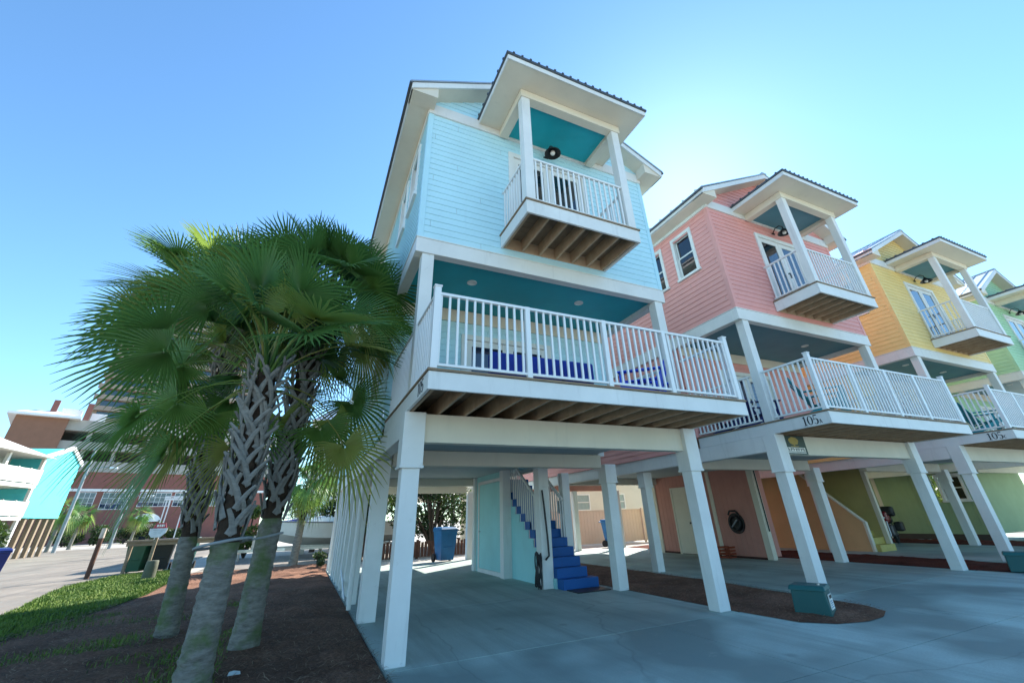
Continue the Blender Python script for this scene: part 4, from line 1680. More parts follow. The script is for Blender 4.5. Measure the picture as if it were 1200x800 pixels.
# ------------------------------------------------------------------ motorcycle under the yellow house
def motorcycle(loc, rz):
    t = thing('motorcycle', 'dark red motorcycle with black top box parked under the yellow house', 'motorcycle', loc, rz)
    red = plain('dark red bike paint', (.22, .012, .02), .25)
    for y in (-.72, .72):
        w = node('wheel', t, (0, y, .31))
        m = MB()
        pr = []
        for k in range(24):
            a0 = 2 * PI * k / 24
            pr.append((math.cos(a0), math.sin(a0)))
        pts = [(0, .26 * c, .26 * s_) for c, s_ in pr] + [(0, .26, 0)]
        m.tube(pts, .055, 8, cap=False)
        m.build('tyre', M['tire'], w, smooth=60)
        m = MB()
        for k in range(5):
            a0 = 2 * PI * k / 5
            m.bar((0, 0, 0), (0, .22 * math.cos(a0), .22 * math.sin(a0)), .03, .03)
        m.tube([(-.05, 0, 0), (.05, 0, 0)], .06, 12)
        m.build('rim', M['chrome'], w)
    MB().tube([(0, -.35, .72), (0, -.2, .86), (0, .05, .88), (0, .22, .78)], [.08, .15, .16, .08], 14).build('fuel_tank', red, t, smooth=60)
    MB().tube([(0, .15, .78), (0, .45, .80), (0, .80, .88)], [.12, .14, .08], 12).build('seat', M['black'], t, smooth=60)
    MB().box(-.16, .16, -.28, .28, .28, .66).build('engine', plain('engine metal', (.10, .10, .11), .4, .7), t, .05)
    m = MB()
    for sx in (-1, 1):
        m.tube([(sx * .09, -.72, .31), (sx * .08, -.52, .95)], .03, 8)
        m.tube([(sx * .09, .72, .31), (sx * .12, .1, .42)], .025, 8)
    m.build('fork', M['chrome'], t, smooth=60)
    MB().tube([(-.38, -.30, 1.06), (-.22, -.46, 1.03), (.22, -.46, 1.03), (.38, -.30, 1.06)], .02, 8).build('handlebar', M['black'], t, smooth=60)
    for sx in (-1, 1):
        MB().tube([(sx * .25, -.44, 1.04), (sx * .30, -.44, 1.25)], .01, 6).build('mirror', M['black'], t)
        MB().box(sx * .25 - .13, sx * .25 + .13, .35, .85, .42, .74).build('side_case', M['black'], t, .06)
    MB().box(-.22, .22, .62, 1.02, .92, 1.28).build('top_case', M['black'], t, .07)
    MB().box(-.17, .17, -.62, -.45, .78, 1.12).build('fairing', red, t, .06)
    MB().lathe([(0, 0), (.09, .01), (.10, .05), (0, .06)], (0, -.66, .88), 16).build('headlight', M['lamp_white'], t)
    MB().bar((-.1, .0, .25), (-.28, .12, .0), .02, .02).build('kick_stand', M['chrome'], t)
    return t


motorcycle((19.35, 4.75, 0), -1.25)

# ------------------------------------------------------------------ lot edge: posts, rail, sign, bollard
M['timber'] = wood('weathered timber', (.20, .15, .10), (.42, .33, .235), .85, (1, 1, 4))
M['reddish'] = wood('reddish post', (.10, .05, .035), (.24, .14, .10), .85, (1, 1, 4))
p = thing('marker_post', 'thin brown wooden post with a pale cap at the lawn corner', 'post', (-7.72, 16.95, 0))
MB().tube([(0, 0, -.05), (0, 0, 1.42)], .075, 12).build('shaft', M['reddish'], p, smooth=50)
MB().tube([(0, 0, 1.25), (0, 0, 1.58)], [.085, .07], 12).build('cap', plain('pale post cap', (.55, .45, .36), .7), p, smooth=50)
r_ = thing('timber_rail', 'low brown timber rail fence before the green bins', 'fence', (0, 0, 0))
for x in (-6.95, -5.35, -3.8):
    MB().box(x, x + .10, 17.56, 17.66, -.05, .96).build('post', M['timber'], r_, .008)
MB().box(-7.1, -3.6, 17.44, 17.72, 1.05, 1.12).build('cap_board', M['timber'], r_, .006)
MB().box(-7.05, -3.6, 17.50, 17.555, .92, 1.05).build('rail_board', M['timber'], r_, .006)
b_ = thing('bollard', 'short squat concrete bollard on the lawn beside the sign post', 'bollard', (-5.42, 14.6, 0))
MB().lathe([(.19, -.05), (.18, .3), (.17, .5), (.155, .53), (0, .535)], n=24).build('drum', concrete_mat('bollard concrete', (.17, .18, .12), .6), b_, smooth=40)
sg = thing('notice_sign', 'white notice board with a red top panel on a timber post by the lawn', 'sign', (-5.9, 16.3, 0))
MB().box(-.05, .05, -.04, .04, -.05, 1.45).build('post', M['timber'], sg, .006)
m = MB().prism([(-.27, 1.32), (-.16, 1.2), (.10, 1.2), (.24, 1.34), (.27, 1.5), (-.27, 1.5)], 'y', -.075, -.045)
m.build('white_panel', plain('sign white', (.62, .66, .70), .4), sg, .003)
m = MB().prism([(-.2, 1.503), (.23, 1.503), (.16, 1.68), (-.12, 1.68)], 'y', -.075, -.045)
rp = m.build('red_panel', plain('sign red', (.42, .03, .05), .4), sg, .003)
m = MB()
for k, (a, b2) in enumerate(((-.09, -.03), (-.01, .03), (.05, .11), (.13, .15))):
    m.box(a, b2, -.078, -.0755, 1.55, 1.63)
m.build('lettering', M['lamp_white'], rp)
m = MB()
for k in range(3):
    m.box(-.16 + .02 * k, .17 - .03 * k, -.078, -.0755, 1.44 - k * .06, 1.455 - k * .06)
m.build('text_line', plain('sign grey ink', (.30, .36, .40), .6), sg)
tag(MB().add([(0, 0, 0), (.06, .02, 0), (.12, .01, 0), (.11, .04, .02), (.05, .05, .03), (.01, .02, .03)],
             [(0, 1, 5), (1, 2, 3), (1, 3, 4), (1, 4, 5), (0, 5, 4), (0, 4, 3, 2)]).build('litter_scrap', plain('pale scrap', (.45, .50, .50), .7), None, loc=(-1.50, .55, .04)),
    'crumpled pale scrap lying on the mulch by the front palm', 'litter')
# strap round the front palm where the leaf bases end
pts = [(-1.83 + .27 * math.cos(t), .54 + .27 * math.sin(t), 1.25 + .05 * math.cos(t + .5)) for t in np.linspace(0, 2 * PI, 30)]
st = MB().tube(pts, [.016] * 30, 7, cap=False)
st.tube([(-1.62, .70, 1.27), (-1.45, .85, 1.29), (-1.26, 1.05, 1.33)], .014, 6)
tag(st.build('trunk_strap', plain('grey strap', (.28, .29, .29), .8), smooth=60), 'frayed grey strap tied round the front palm trunk', 'strap')


# ------------------------------------------------------------------ boat on its trailer
def boat(loc, rz):
    t = thing('motor_boat', 'white motor boat with blue canvas and windscreen on a trailer', 'boat', loc, rz)
    L, st_ = 6.6, 26
    V, F = [], []
    prof_n = 7
    for i in range(st_ + 1):
        s = i / st_
        x = -L / 2 + L * s
        w = 1.12 * (1 - max(0, (s - .55) / .45) ** 2.2)
        keel = .0 + .55 * max(0, (s - .62) / .38) ** 2
        gun = .92 + .22 * s ** 2
        ch = .32 + .45 * max(0, (s - .5) / .5) ** 2
        w = max(w, .02)
        for (fy, fz) in ((-1.0, gun), (-.97, gun - .12), (-.86, min(ch, gun - .2)), (0, keel), (.86, min(ch, gun - .2)), (.97, gun - .12), (1.0, gun)):
            V.append((x, fy * w, fz))
    for i in range(st_):
        for k in range(prof_n - 1):
            a = i * prof_n + k
            F.append((a, a + 1, a + 1 + prof_n, a + prof_n))
    F.append(tuple(range(prof_n)))
    for i in range(st_):
        a = i * prof_n
        F.append((a, a + prof_n, a + 2 * prof_n - 1, a + prof_n - 1))
    MB().add(V, F).build('hull', plain('boat gelcoat', (.72, .72, .66), .25, 0, .05, 2), t, smooth=35)
    m = MB()
    for sgn in (0, prof_n - 1):
        m.tube([Vector(V[i * prof_n + sgn]) + Vector((0, 0, .02)) for i in range(0, st_ + 1)], .035, 8)
    m.build('rub_rail', plain('grey rub rail', (.22, .23, .24), .5), t, smooth=60)
    m = MB().hexa([(-.2, -.75, .98), (1.5, -.65, 1.02), (1.5, .65, 1.02), (-.2, .75, .98), (.1, -.62, 1.42), (1.0, -.5, 1.30), (1.0, .5, 1.30), (.1, .62, 1.42)])
    m.build('console', plain('boat console', (.75, .75, .72), .3), t, .04)
    m = MB().hexa([(-1.5, -.8, .98), (-.05, -.8, .98), (-.05, .8, .98), (-1.5, .8, .98), (-1.4, -.7, 1.50), (-.1, -.7, 1.58), (-.1, .7, 1.58), (-1.4, .7, 1.50)])
    m.build('windscreen', M['glass_blue'], t, .02)
    m = MB()
    for (xa, za, xb, zb) in ((-1.52, .98, -1.42, 1.52), (-.85, .98, -.82, 1.56), (-.05, .98, -.08, 1.62)):
        for sy in (-1, 1):
            m.bar((xa, sy * .81, za), (xb, sy * .71, zb), .10, .04)
    m.box(-1.45, -.06, -.74, .74, 1.56, 1.62)
    m.build('screen_frame', M['rail'], t, .01)
    MB().hexa([(1.5, -.62, 1.03), (2.5, -.4, 1.08), (2.5, .4, 1.08), (1.5, .62, 1.03), (1.6, -.4, 1.28), (2.4, -.25, 1.16), (2.4, .25, 1.16), (1.6, .4, 1.28)]).build('canvas_cover', M['cushion'], t, .03)
    m = MB()
    rp_ = [(1.0, .62, 1.45), (2.3, .55, 1.42), (3.1, .12, 1.45), (3.1, -.12, 1.45), (2.3, -.55, 1.42), (1.0, -.62, 1.45)]
    m.tube(rp_, .016, 6)
    for q in rp_:
        m.tube([q, (q[0], q[1], 1.02)], .014, 6)
    m.build('bow_rail', M['chrome'], t, smooth=60)
    return t


boat((.6, 21.0, .50), math.pi + .06)
tr = thing('boat_trailer', 'steel trailer carrying the white motor boat', 'trailer', (.6, 21.0, 0), math.pi + .06)
m = MB()
for sy in (-.7, .7):
    m.bar((-3.1, sy, .42), (2.2, sy, .42), .08, .12)
    m.bar((2.2, sy, .42), (4.3, 0, .42), .08, .12)
for x in (-2.8, -.8, 1.2):
    m.bar((x, -.7, .42), (x, .7, .42), .08, .10)
m.bar((-2.4, 0, .48), (2.6, 0, .50), .14, .08)
m.build('frame', M['chrome'], tr)
for x in (-1.6, -.85):
    for sy in (-.95, .95):
        w = node('wheel', tr, (x, sy, .32))
        MB().tube([(0, -.1, 0), (0, .1, 0)], .32, 24).build('tyre', M['tire'], w, .03)
        MB().tube([(0, -.108, 0), (0, .108, 0)], .17, 16).build('rim', M['chrome'], w)
MB().bar((3.6, 0, .45), (3.6, 0, 1.05), .1, .1).build('winch_post', M['chrome'], tr)
MB().tube([(4.1, 0, .0), (4.1, 0, .42)], .04, 8).build('jockey_stand', M['chrome'], tr)
# ------------------------------------------------------------------ the plots behind the row
def windows_grid(parent, y, xs, zs, w, h, trim, glass, cols_=2, rows=2, out=-1):
    for x in xs:
        for z in zs:
            wn = node('window', parent)
            m = MB()
            m.box(x - .08, x, y + out * .05, y + .05, z - .08, z + h + .08)
            m.box(x + w, x + w + .08, y + out * .05, y + .05, z - .08, z + h + .08)
            m.box(x, x + w, y + out * .05, y + .05, z + h, z + h + .08)
            m.box(x, x + w, y + out * .05, y + .05, z - .08, z)
            for k in range(1, cols_):
                m.box(x + w * k / cols_ - .025, x + w * k / cols_ + .025, y + out * .04, y + .02, z, z + h)
            for k in range(1, rows):
                zz = z + h * k / rows
                for c_ in range(cols_):
                    m.box(x + w * c_ / cols_ + .026, x + w * (c_ + 1) / cols_ - .026, y + out * .038, y + .02, zz - .025, zz + .025)
            m.build('frame', trim, wn)
            MB().box(x, x + w, y - .012, y + .06, z, z + h).build('pane', glass, wn)


cream = paint('cream cladding', (.66, .62, .53), .6, .06, .1)
rb = thing('rear_house', 'white stilt house with open posts and stairs behind the aqua house', 'house', (-.9, 24.5, 0))
for x in (0, 3.0, 6.0, 8.8):
    for y in (0, 3.2):
        MB().box(x, x + .25, y, y + .25, -.06, 2.75).build('post', cream, rb, .01)
MB().box(-.3, 9.4, -.3, 8, 2.75, 3.05).build('floor_beam', cream, rb, .01)
siding(MB(), (-.1, 1.6, 0), (1, 0, 0), (0, -1, 0), 3.05, 7.6, 0, 9.3, h=.2).box(-.1, 9.2, 1.62, 8, 3.05, 7.6).build('wall', cream, rb)
windows_grid(rb, 1.6, (1.2, 4.3, 7.0), (3.9,), 1.1, 1.5, M['white'], M['glass'])
m = MB()
m.hexa([(-.6, 1.0, 7.6), (9.8, 1.0, 7.6), (9.8, 8.5, 7.6), (-.6, 8.5, 7.6), (1.5, 4.3, 9.6), (7.7, 4.3, 9.6), (7.7, 5.2, 9.6), (1.5, 5.2, 9.6)])
m.build('roof', M['metal_roof'], rb)
rr = node('railing', rb)
rail_run_into(rr, (-.2, -.25), (9.3, -.25), 4.1, 3.12, [(t, (.09, 3.05, 4.15)) for t in (0, .33, .66, 1)], sp=.16)
st2 = node('stairs', rb)
for k in range(12):
    MB().box(1.6 + k * .27, 1.9 + k * .27, -1.3, -.35, .18 + k * .23, .22 + k * .23).build('step', M['timber'], st2)
MB().bar((1.5, -1.32, .1), (5.0, -1.32, 2.95), .05, .25).build('stringer', cream, st2)
MB().bar((1.5, -1.32, 1.1), (5.0, -1.32, 3.95), .05, .08).build('handrail', cream, st2)

rd = thing('raised_deck', 'low white railed sun deck behind the boat', 'deck', (-2.6, 23.0, 0))
MB().box(0, 5.4, -1.2, 1.1, 1.5, 1.68).build('platform', cream, rd, .01)
for x in (.05, 2.6, 5.2):
    MB().box(x, x + .15, -1.15, -1.0, -.06, 1.5).build('post', cream, rd)
rr = node('railing', rd)
rail_run_into(rr, (0.05, -1.15), (5.35, -1.15), 2.75, 1.76, [(t, (.09, 1.68, 2.8)) for t in (0, .5, 1)], sp=.2)
adirondack((-.1, 22.6, 1.68), .3, 'white deck chair on the low deck behind the boat', M['rail'], 'chairs on the decks', 1.0)

fence_c = paint('beige vinyl fence', (.56, .47, .38), .6, .07, .12)
fn = thing('beige_fence', 'beige board fence closing the yard behind the pink house', 'fence', (9.2, 15.6, 0))
m = MB()
for k in range(50):
    m.box(k * .2, k * .2 + .193, 0, .03, .03, 1.55 + .0)
m.build('board_panel', fence_c, fn)
for x in (0, 2.4, 4.8, 7.2, 9.6):
    MB().box(x, x + .13, -.09, -.002, -.05, 1.66).build('post', fence_c, fn, .01)
MB().box(0, 10, -.03, .06, 1.552, 1.60).build('cap_rail', fence_c, fn)

yh = thing('cream_house', 'cream house with grey windows behind the beige fence', 'house', (9.5, 20.5, 0))
siding(MB(), (0, 0, 0), (1, 0, 0), (0, -1, 0), 0, 5.6, 0, 12, [(2.2, 3.6, 1.5, 2.7), (5.6, 6.8, 1.7, 2.6), (8.5, 9.7, 1.5, 2.6)], h=.2).box(0, 12, .07, 7, 0, 5.6).build('wall', cream, yh)
windows_grid(yh, 0.0, (2.2,), (1.5,), 1.4, 1.2, M['white'], plain('pale window glass', (.28, .36, .36), .1), 2, 1)
windows_grid(yh, 0.0, (5.6, 8.5), (1.7,), 1.1, .85, M['white'], bpy.data.materials['pale window glass'], 1, 2)
MB().hexa([(-.6, -.6, 5.6), (12.6, -.6, 5.6), (12.6, 7.6, 5.6), (-.6, 7.6, 5.6), (2, 3, 7.4), (10, 3, 7.4), (10, 4, 7.4), (2, 4, 7.4)]).build('roof', M['metal_roof'], yh)

bf = thing('brown_fence', 'low dark brown picket fence behind the blue bin', 'fence', (1.2, 15.4, 0))
m = MB()
for k in range(34):
    m.box(k * .15, k * .15 + .12, 0, .025, .02, .58 + .03 * (k % 3))
m.build('picket_panel', wood('dark brown picket', (.05, .025, .018), (.13, .07, .05)), bf)
for x in (0, 2.5, 5.0):
    MB().box(x, x + .1, .03, .12, -.05, .68).build('post', bpy.data.materials['dark brown picket'], bf)

leafy('shade_tree', 'dark leafy tree behind the blue bin at the back of the aqua house', 'tree', (4.75, 17.0, -.05), 1.9, 4.4, 8200, M['leaf_dark'], .10, .35, 71, clumps=24)
leafy('shade_tree', 'dark leafy tree left of the one behind the blue bin', 'tree', (1.9, 18.6, -.05), 1.5, 4.2, 5200, M['leaf_dark'], .10, .5, 72, clumps=16)
leafy('shade_tree', 'small dark tree nearest the left posts behind the aqua house', 'tree', (.9, 17.0, -.05), 1.2, 3.6, 3600, M['leaf_dark'], .10, .5, 77, clumps=14)
leafy('bright_bush', 'yellow green bush left of the boat bow', 'bush', (-3.6, 24.6, -.05), 1.2, 3.0, 2200, M['leaf_lime'], .11, 0, 73)
leafy('bright_bush', 'yellow green bush towering over the deck behind the boat', 'bush', (-.2, 26.9, -.05), 1.8, 5.6, 3400, M['leaf_lime'], .12, 1.6, 74)
leafy('low_bush', 'small brown green bush at the back corner of the aqua house', 'bush', (-.25, 14.1, -.02), .30, .48, 500, M['leaf_dark'], .06, 0, 75)
for k, (x, y, h_, r_b) in enumerate(((38, 13, 3.4, 2.6), (42, 10, 4.2, 2.8), (46, 15, 4.4, 3.2), (35, 17, 4.0, 2.8))):
    leafy('flowering_bush', ['sunlit yellow green bush nearest beyond the last house', 'tall yellow green bush at the right edge past the houses', 'big yellow green bush farthest beyond the last house', 'yellow green bush partly hidden behind the green house'][k],
          'bush', (x, y, -.05), r_b, h_, 2600, M['leaf_lime'], .2, 0, 80 + k, 'sunlit bushes beyond the houses')


def car(loc, rz, label, col):
    t = thing('parked_car', label, 'car', loc, rz)
    pm = plain(label[:12] + ' paint', col, .22, .2, .05, 2)
    side = [(-2.2, .32), (-2.25, .62), (-2.1, .88), (-1.2, .98), (-.7, 1.38), (.75, 1.42), (1.55, 1.02), (2.15, .92), (2.25, .6), (2.2, .32)]
    V, F = [], []
    for y, k in ((-.85, .96), (-.78, 1), (.78, 1), (.85, .96)):
        V += [(x, y if z < 1.0 else y * .80, .3 + (z - .3) * k) for x, z in side]
    n = len(side)
    for r_i in range(3):
        for i in range(n):
            j = (i + 1) % n
            F.append((r_i * n + i, r_i * n + j, (r_i + 1) * n + j, (r_i + 1) * n + i))
    F += [tuple(range(n)), tuple(reversed(range(3 * n, 4 * n)))]
    MB().add(V, F).build('body', pm, t, .04, smooth=30)
    for sy in (-1, 1):
        MB().prism([(-1.0, 1.0), (-.62, 1.33), (.68, 1.36), (1.3, 1.03)], 'y', sy * .72, sy * .83).build('side_window', M['glass'], t, .01)
        MB().box(-2.262, -2.2, sy * .62 - .16, sy * .62 + .16, .62, .78).build('headlight', M['lamp_white'], t, .02)
    for x in (-1.4, 1.4):
        for sy in (-.78, .78):
            w = node('wheel', t, (x, sy, .32))
            MB().tube([(0, -.11, 0), (0, .11, 0)], .32, 24).build('tyre', M['tire'], w, .03)
            MB().tube([(0, -.118, 0), (0, .118, 0)], .19, 16).build('rim', M['chrome'], w)
    return t


car((33.8, 7.6, -.05), 1.4, 'dark blue car parked past the green house', (.01, .02, .08))

# ------------------------------------------------------------------ far left: the white and turquoise house, the big hotel, poles
turq = paint('turquoise gable paint', (.10, .66, .70), .6, .04, .04)
tb = thing('beach_house', 'white balconied house on pilings with a bright turquoise gable wall', 'house', (-19.7, 40.5, 0), math.radians(-6))
wh = paint('white balcony cladding', (.70, .70, .62), .6, .06, .1)
# local frame: +x towards the street (east), +y away along the lot
m = MB()
m.prism([(0, 2.62), (4.7, 2.62), (4.7, 6.75), (2.8, 7.75), (0, 6.75)], 'x', -7, 0)
m.build('gable_wall', turq, tb)
m = MB()
m.bar((.02, -.25, 6.70), (.02, 2.8, 7.80), .30, .16, (1, 0, 0))
m.bar((.02, 2.8, 7.80), (.02, 4.9, 6.70), .30, .16, (1, 0, 0))
m.build('rake_board', M['white'], tb)
for k in range(6):
    MB().box(-.35, -.1, .1 + k * .87, .32 + k * .87, -.06, 2.62).build('piling', M['timber'], tb)
m = MB()
siding(m, (-2.0, -12, 0), (0, 1, 0), (1, 0, 0), 2.6, 6.6, 0, 12, h=.2)
m.box(-7, -2.02, -12, 0, 2.6, 6.6)
m.build('wall', wh, tb)
MB().box(-2.0, .15, -12, -.01, 4.55, 4.80).build('balcony_floor', wh, tb)
MB().box(-2.0, .15, -12, -.01, 2.45, 2.65).build('lower_floor', wh, tb)
MB().hexa([(-7.4, -12.5, 6.62), (.7, -12.5, 6.62), (.7, -.02, 6.62), (-7.4, -.02, 6.62), (-4, -12.5, 8.2), (-3.4, -12.5, 8.2), (-3.4, -.02, 8.2), (-4, -.02, 8.2)]).build('roof', paint('white roof', (.70, .70, .66), .6), tb)
for z0, nm in ((4.8, 'upper'), (2.65, 'lower')):
    m = MB().box(.06, .12, -12, -.05, z0 + .08, z0 + 1.0)
    for k in range(10):
        m.box(.05, .15, -12 + k * 1.33, -11.9 + k * 1.33, z0, z0 + 1.05)
    m.build('balcony_screen', wh, tb)
for y in (-11.9, -8, -4, -.2):
    MB().box(-.05, .14, y - .1, y + .1, -.06, 6.6).build('post', wh, tb)
for y in (-10.5, -7.6, -4.8, -2.2):
    for z in (3.0, 5.1):
        wn = node('window', tb)
        MB().box(-1.99, -1.93, y - .9, y + .9, z - .1, z + 1.35).build('frame', M['white'], wn)
        MB().box(-1.93, -1.92, y - .8, y - .05, z, z + 1.25).build('pane', M['glass'], wn)
        MB().box(-1.93, -1.92, y + .05, y + .8, z, z + 1.25).build('pane', M['glass'], wn)
leafy('dark_hedge', 'dark green shrub below the white balconies at the left edge', 'bush', (-17.9, 33.5, -.05), 1.7, 2.4, 2600, M['leaf_dark'], .14, 0, 91)

brick = paint('red hotel stucco', (.24, .095, .075), .75, .1, .15)
brown = paint('brown hotel stucco', (.25, .125, .080), .75, .08, .1)
band = paint('grey hotel band', (.36, .34, .30), .75, .08, .12)
A = Vector(AT(-24.95, 108))
Bv = Vector(AT(-4, 112))
dv = Bv - A
hl = dv.length
ht = thing('hotel', 'large red and brown hotel with parking decks across the street', 'hotel', (A.x, A.y, 0), math.atan2(dv.y, dv.x))
X = lambda az: 108 * math.tan(math.radians(az + 14.5)) + 108 * math.tan(math.radians(10.45))
xL, xC = .2, X(-21.6)
MB().box(xL + 1.2, hl, .3, 24, -.06, 7.85).build('lower_wall', brick, ht)
MB().box(xL + 1.2, hl, .2, 24, 8.25, 10.9).build('upper_red_wall', brick, ht)
MB().box(xL + 1.0, hl, .1, 24, 7.85, 8.25).build('white_string_course', M['white'], ht)
MB().box(xL, xC, -.6, 24, 10.9, 19.1).build('corner_block', brown, ht)
m = MB()
for z0, z1 in ((10.9, 12.6), (14.4, 15.7), (17.4, 19.2)):
    m.box(xC, hl, 0, 24, z0, z1)
m.build('deck_band', band, ht)
MB().box(xC, hl, 5.0, 5.3, 12.6, 17.4).build('deck_back_wall', plain('deep parking deck wall', (.08, .075, .075), .9), ht)
for k in range(7):
    MB().box(xC + 3 + k * 4.2, xC + 3.6 + k * 4.2, .6, 1.2, 12.6, 17.4).build('deck_column', band, ht)
m = MB()
m.hexa([(xL - 1, -1.6, 19.1), (xC + 1.4, -1.6, 19.1), (xC + 1.4, 24, 19.1), (xL - 1, 24, 19.1), (xL - 1, -1.6, 19.5), (xC + 1.4, -1.6, 19.5), (xC + 1.4, 24, 19.5), (xL - 1, 24, 19.5)])
m.hexa([(xL - .6, -1.2, 19.5), (xC + 1, -1.2, 19.5), (xC + 1, 24, 19.5), (xL - .6, 24, 19.5), (xL + 2, 3, 20.8), (xC - 2, 3, 20.8), (xC - 2, 20, 20.8), (xL + 2, 20, 20.8)])
m.build('roof', M['rail'], ht)
for az in (-22.9, -20.6):
    MB().box(X(az) - .4, X(az) + .4, 2, 3, 19.2, 22.5).build('chimney', brick, ht)
MB().box(X(-22.4), X(-21.0), 4, 8, 19.4, 21.6).build('roof_hut', M['rail'], ht)
MB().box(X(-20.3), X(-19.2), 4, 8, 19.2, 21.2).build('roof_hut', M['rail'], ht)
for a0, a1, z0 in ((-18.9, -17.85, 5.3), (-17.3, -15.35, 5.1), (-14.65, -12.3, 5.5), (-11.95, -10.0, 5.5), (-9.5, -7.5, 5.5)):
    n_ = max(3, int((X(a1) - X(a0)) / .65))
    windows_grid(ht, .3, (X(a0),), (z0,), X(a1) - X(a0), 7.65 - z0, M['white'], M['glass_blue'], n_, 3)
m = MB()
cx_ = (X(-14.7) + X(-12.6)) / 2
pts = [(cx_ + 2.0 * math.cos(t), 3.0 + 1.3 * math.sin(t)) for t in np.linspace(0, PI, 16)]
m.prism(pts, 'y', -1.0, .25)
m.build('entrance_canopy', M['rail'], ht)
MB().box(cx_ - 1.7, cx_ + 1.7, .22, .29, 0, 2.7).build('entrance_door', M['glass'], ht)

tw_c = paint('tan tower render', (.34, .25, .19), .8, .08, .1)
tw_b = paint('tan tower balcony', (.36, .28, .22), .8, .08, .1)
tA = Vector(AT(-20.3, 165))
tw = thing('apartment_tower', 'tall tan apartment tower rising behind the palm crowns', 'building', (tA.x, tA.y, 0), math.radians(16))
MB().box(0, 40, 0, 20, -.06, 62).build('wall', tw_c, tw)
for k in range(19):
    z = 4 + k * 3.05
    MB().box(-.8, 40.8, -1.4, -.005, z, z + 1.2).build('balcony', tw_b, tw)
    MB().box(1, 39, -.06, .02, z + 1.25, z + 2.9).build('window', M['glass'], tw)
MB().box(6, 34, 3, 17, 62, 66).build('roof_block', tw_c, tw)


M['lamp_grey'] = plain('lamp post grey', (.27, .28, .29), .5, .2)


def pole(az, dist, h, label, arm=True):
    x, y, _ = AT(az, dist)
    t = thing('street_lamp', label, 'street lamp', (x, y, 0), 0, 'street lamps along the far road')
    MB().tube([(0, 0, -.06), (0, 0, h)], [.16, .10], 12).build('pole', M['lamp_grey'], t, smooth=60)
    if arm:
        z = h * .80
        MB().tube([(0, 0, z - .9), (.5, 0, z - .15), (1.2, 0, z + .05), (1.9, 0, z)], .05, 8).build('arm', M['lamp_grey'], t, smooth=60)
        MB().box(1.7, 2.3, -.13, .13, z - .12, z + .02).build('lamp_head', M['rail'], t, .03)
    return t


pole(-18.95, 62, 9.1, 'grey street lamp next to the turquoise gable wall')
pole(-15.45, 66, 6.2, 'grey street lamp standing before the hotel windows')
for k, (az, dist, h) in enumerate(((-18.1, 74, 4.6), (-14.15, 76, 4.6), (-19.4, 66, 5.0))):
    x, y, _ = AT(az, dist)
    palm((x, y), (x + .2, y, h - 1.2), ['small palm left of the hotel entrance', 'small palm right before the hotel entrance arch', 'small yellowish palm beside the turquoise gable'][k], .16, 22, .6, 1.1, 9, 100 + k, 'small palms before the hotel', False, 16)
for k in range(5):
    x, y, _ = AT(-18.6 + k * 2.0, 92)
    leafy('hotel_bush', ['dark bush below the hotel corner, behind the street lamp', 'dark bush under the second row of hotel windows', 'dark bush left of the hotel entrance', 'dark bush right of the hotel entrance', 'dark bush behind the white gate frame'][k], 'bush',
          (x, y, -.05), 2.0, 2.3 + .3 * (k % 2), 900, M['leaf_dark'], .22, 0, 110 + k, 'bushes along the hotel front')
gx, gy, _ = AT(-12.45, 42)
gt = thing('gate_frame', 'white open steel frame with a red panel before the hotel', 'frame', (gx, gy, 0), .2)
for x in (0, .2, 1.05, 1.5):
    MB().box(x, x + .07, 0, .07, -.05, 3.35).build('post', M['rail'], gt)
MB().box(-.1, 2.2, -.03, .1, 3.36, 3.5).build('beam', M['rail'], gt)
MB().box(-.1, 2.2, -.02, .09, 3.55, 3.62).build('beam', M['rail'], gt)
MB().box(1.13, 1.49, .02, .05, 1.6, 2.5).build('red_panel', plain('red gate panel', (.36, .04, .04), .6), gt)
# ------------------------------------------------------------------ camera, sky and sun
def fix_protos():
    for o in list(bpy.data.objects):
        if o.get('proto') and not o.users_collection:
            bpy.data.objects.remove(o)


fix_protos()
for o in bpy.data.objects:
    if 'proto' in o.keys(): del o['proto']

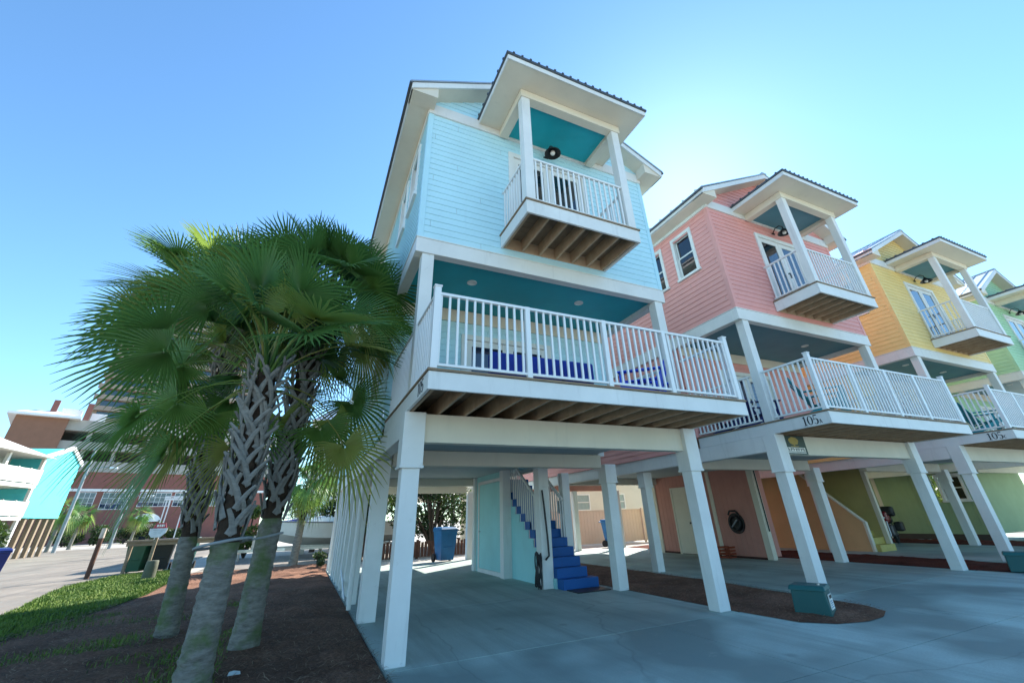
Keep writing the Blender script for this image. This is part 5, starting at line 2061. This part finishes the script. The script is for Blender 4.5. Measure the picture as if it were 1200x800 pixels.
cam = bpy.data.cameras.new('camera')
co = bpy.data.objects.new('camera', cam)
COL.objects.link(co)
yaw, pit, rol = math.radians(25.89), math.radians(27.661), math.radians(-2.242)
fw = Vector((math.sin(yaw) * math.cos(pit), math.cos(yaw) * math.cos(pit), math.sin(pit)))
rt = Vector((math.cos(yaw), -math.sin(yaw), 0))
up = rt.cross(fw)
r2 = rt * math.cos(rol) + up * math.sin(rol)
u2 = up * math.cos(rol) - rt * math.sin(rol)
mw = Matrix((r2, u2, -fw)).transposed().to_4x4()
mw.translation = EYE
co.matrix_world = mw
cam.sensor_fit = 'HORIZONTAL'
cam.sensor_width = 36
cam.lens = 36 * 490.675 / 1200
cam.shift_x = (600 - 610.967) / 1200
cam.shift_y = (348.226 - 400) / 1200
cam.clip_start = .05
cam.clip_end = 4000
SC.camera = co

SUN_EL, SUN_AZ = math.radians(38.0), math.radians(52.5)        # azimuth from +y towards +x
w = bpy.data.worlds.new('World')
SC.world = w
w.use_nodes = True
nt = w.node_tree
sky = nt.nodes.new('ShaderNodeTexSky')
sky.sky_type = 'NISHITA'
sky.sun_disc = False
sky.sun_elevation = SUN_EL
sky.sun_rotation = SUN_AZ
sky.altitude = 0
sky.air_density = 1.0
sky.dust_density = .15
sky.ozone_density = 1.0
bg = nt.nodes['Background']
bg.inputs['Strength'].default_value = .112
tint = nt.nodes.new('ShaderNodeMix')
tint.data_type = 'RGBA'
tint.blend_type = 'MULTIPLY'
tint.inputs[0].default_value = 1
nt.links.new(sky.outputs[0], tint.inputs[6])
tint.inputs[7].default_value = (.66, .95, 1.1, 1)
nt.links.new(tint.outputs[2], bg.inputs['Color'])

sl = bpy.data.lights.new('sun', 'SUN')
sl.energy = 5.0
sl.angle = math.radians(.53)
sl.color = (1, .95, .87)
so = bpy.data.objects.new('sun', sl)
COL.objects.link(so)
sd = Vector((math.sin(SUN_AZ) * math.cos(SUN_EL), math.cos(SUN_AZ) * math.cos(SUN_EL), math.sin(SUN_EL)))
so.rotation_euler = sd.to_track_quat('Z', 'Y').to_euler()
so.location = (10, 10, 30)

SC.view_settings.view_transform = 'Standard'
SC.view_settings.look = 'None'
SC.view_settings.exposure = 1.42
SC.view_settings.gamma = 1.0
SC.cycles.max_bounces = 8
SC.cycles.use_denoising = True
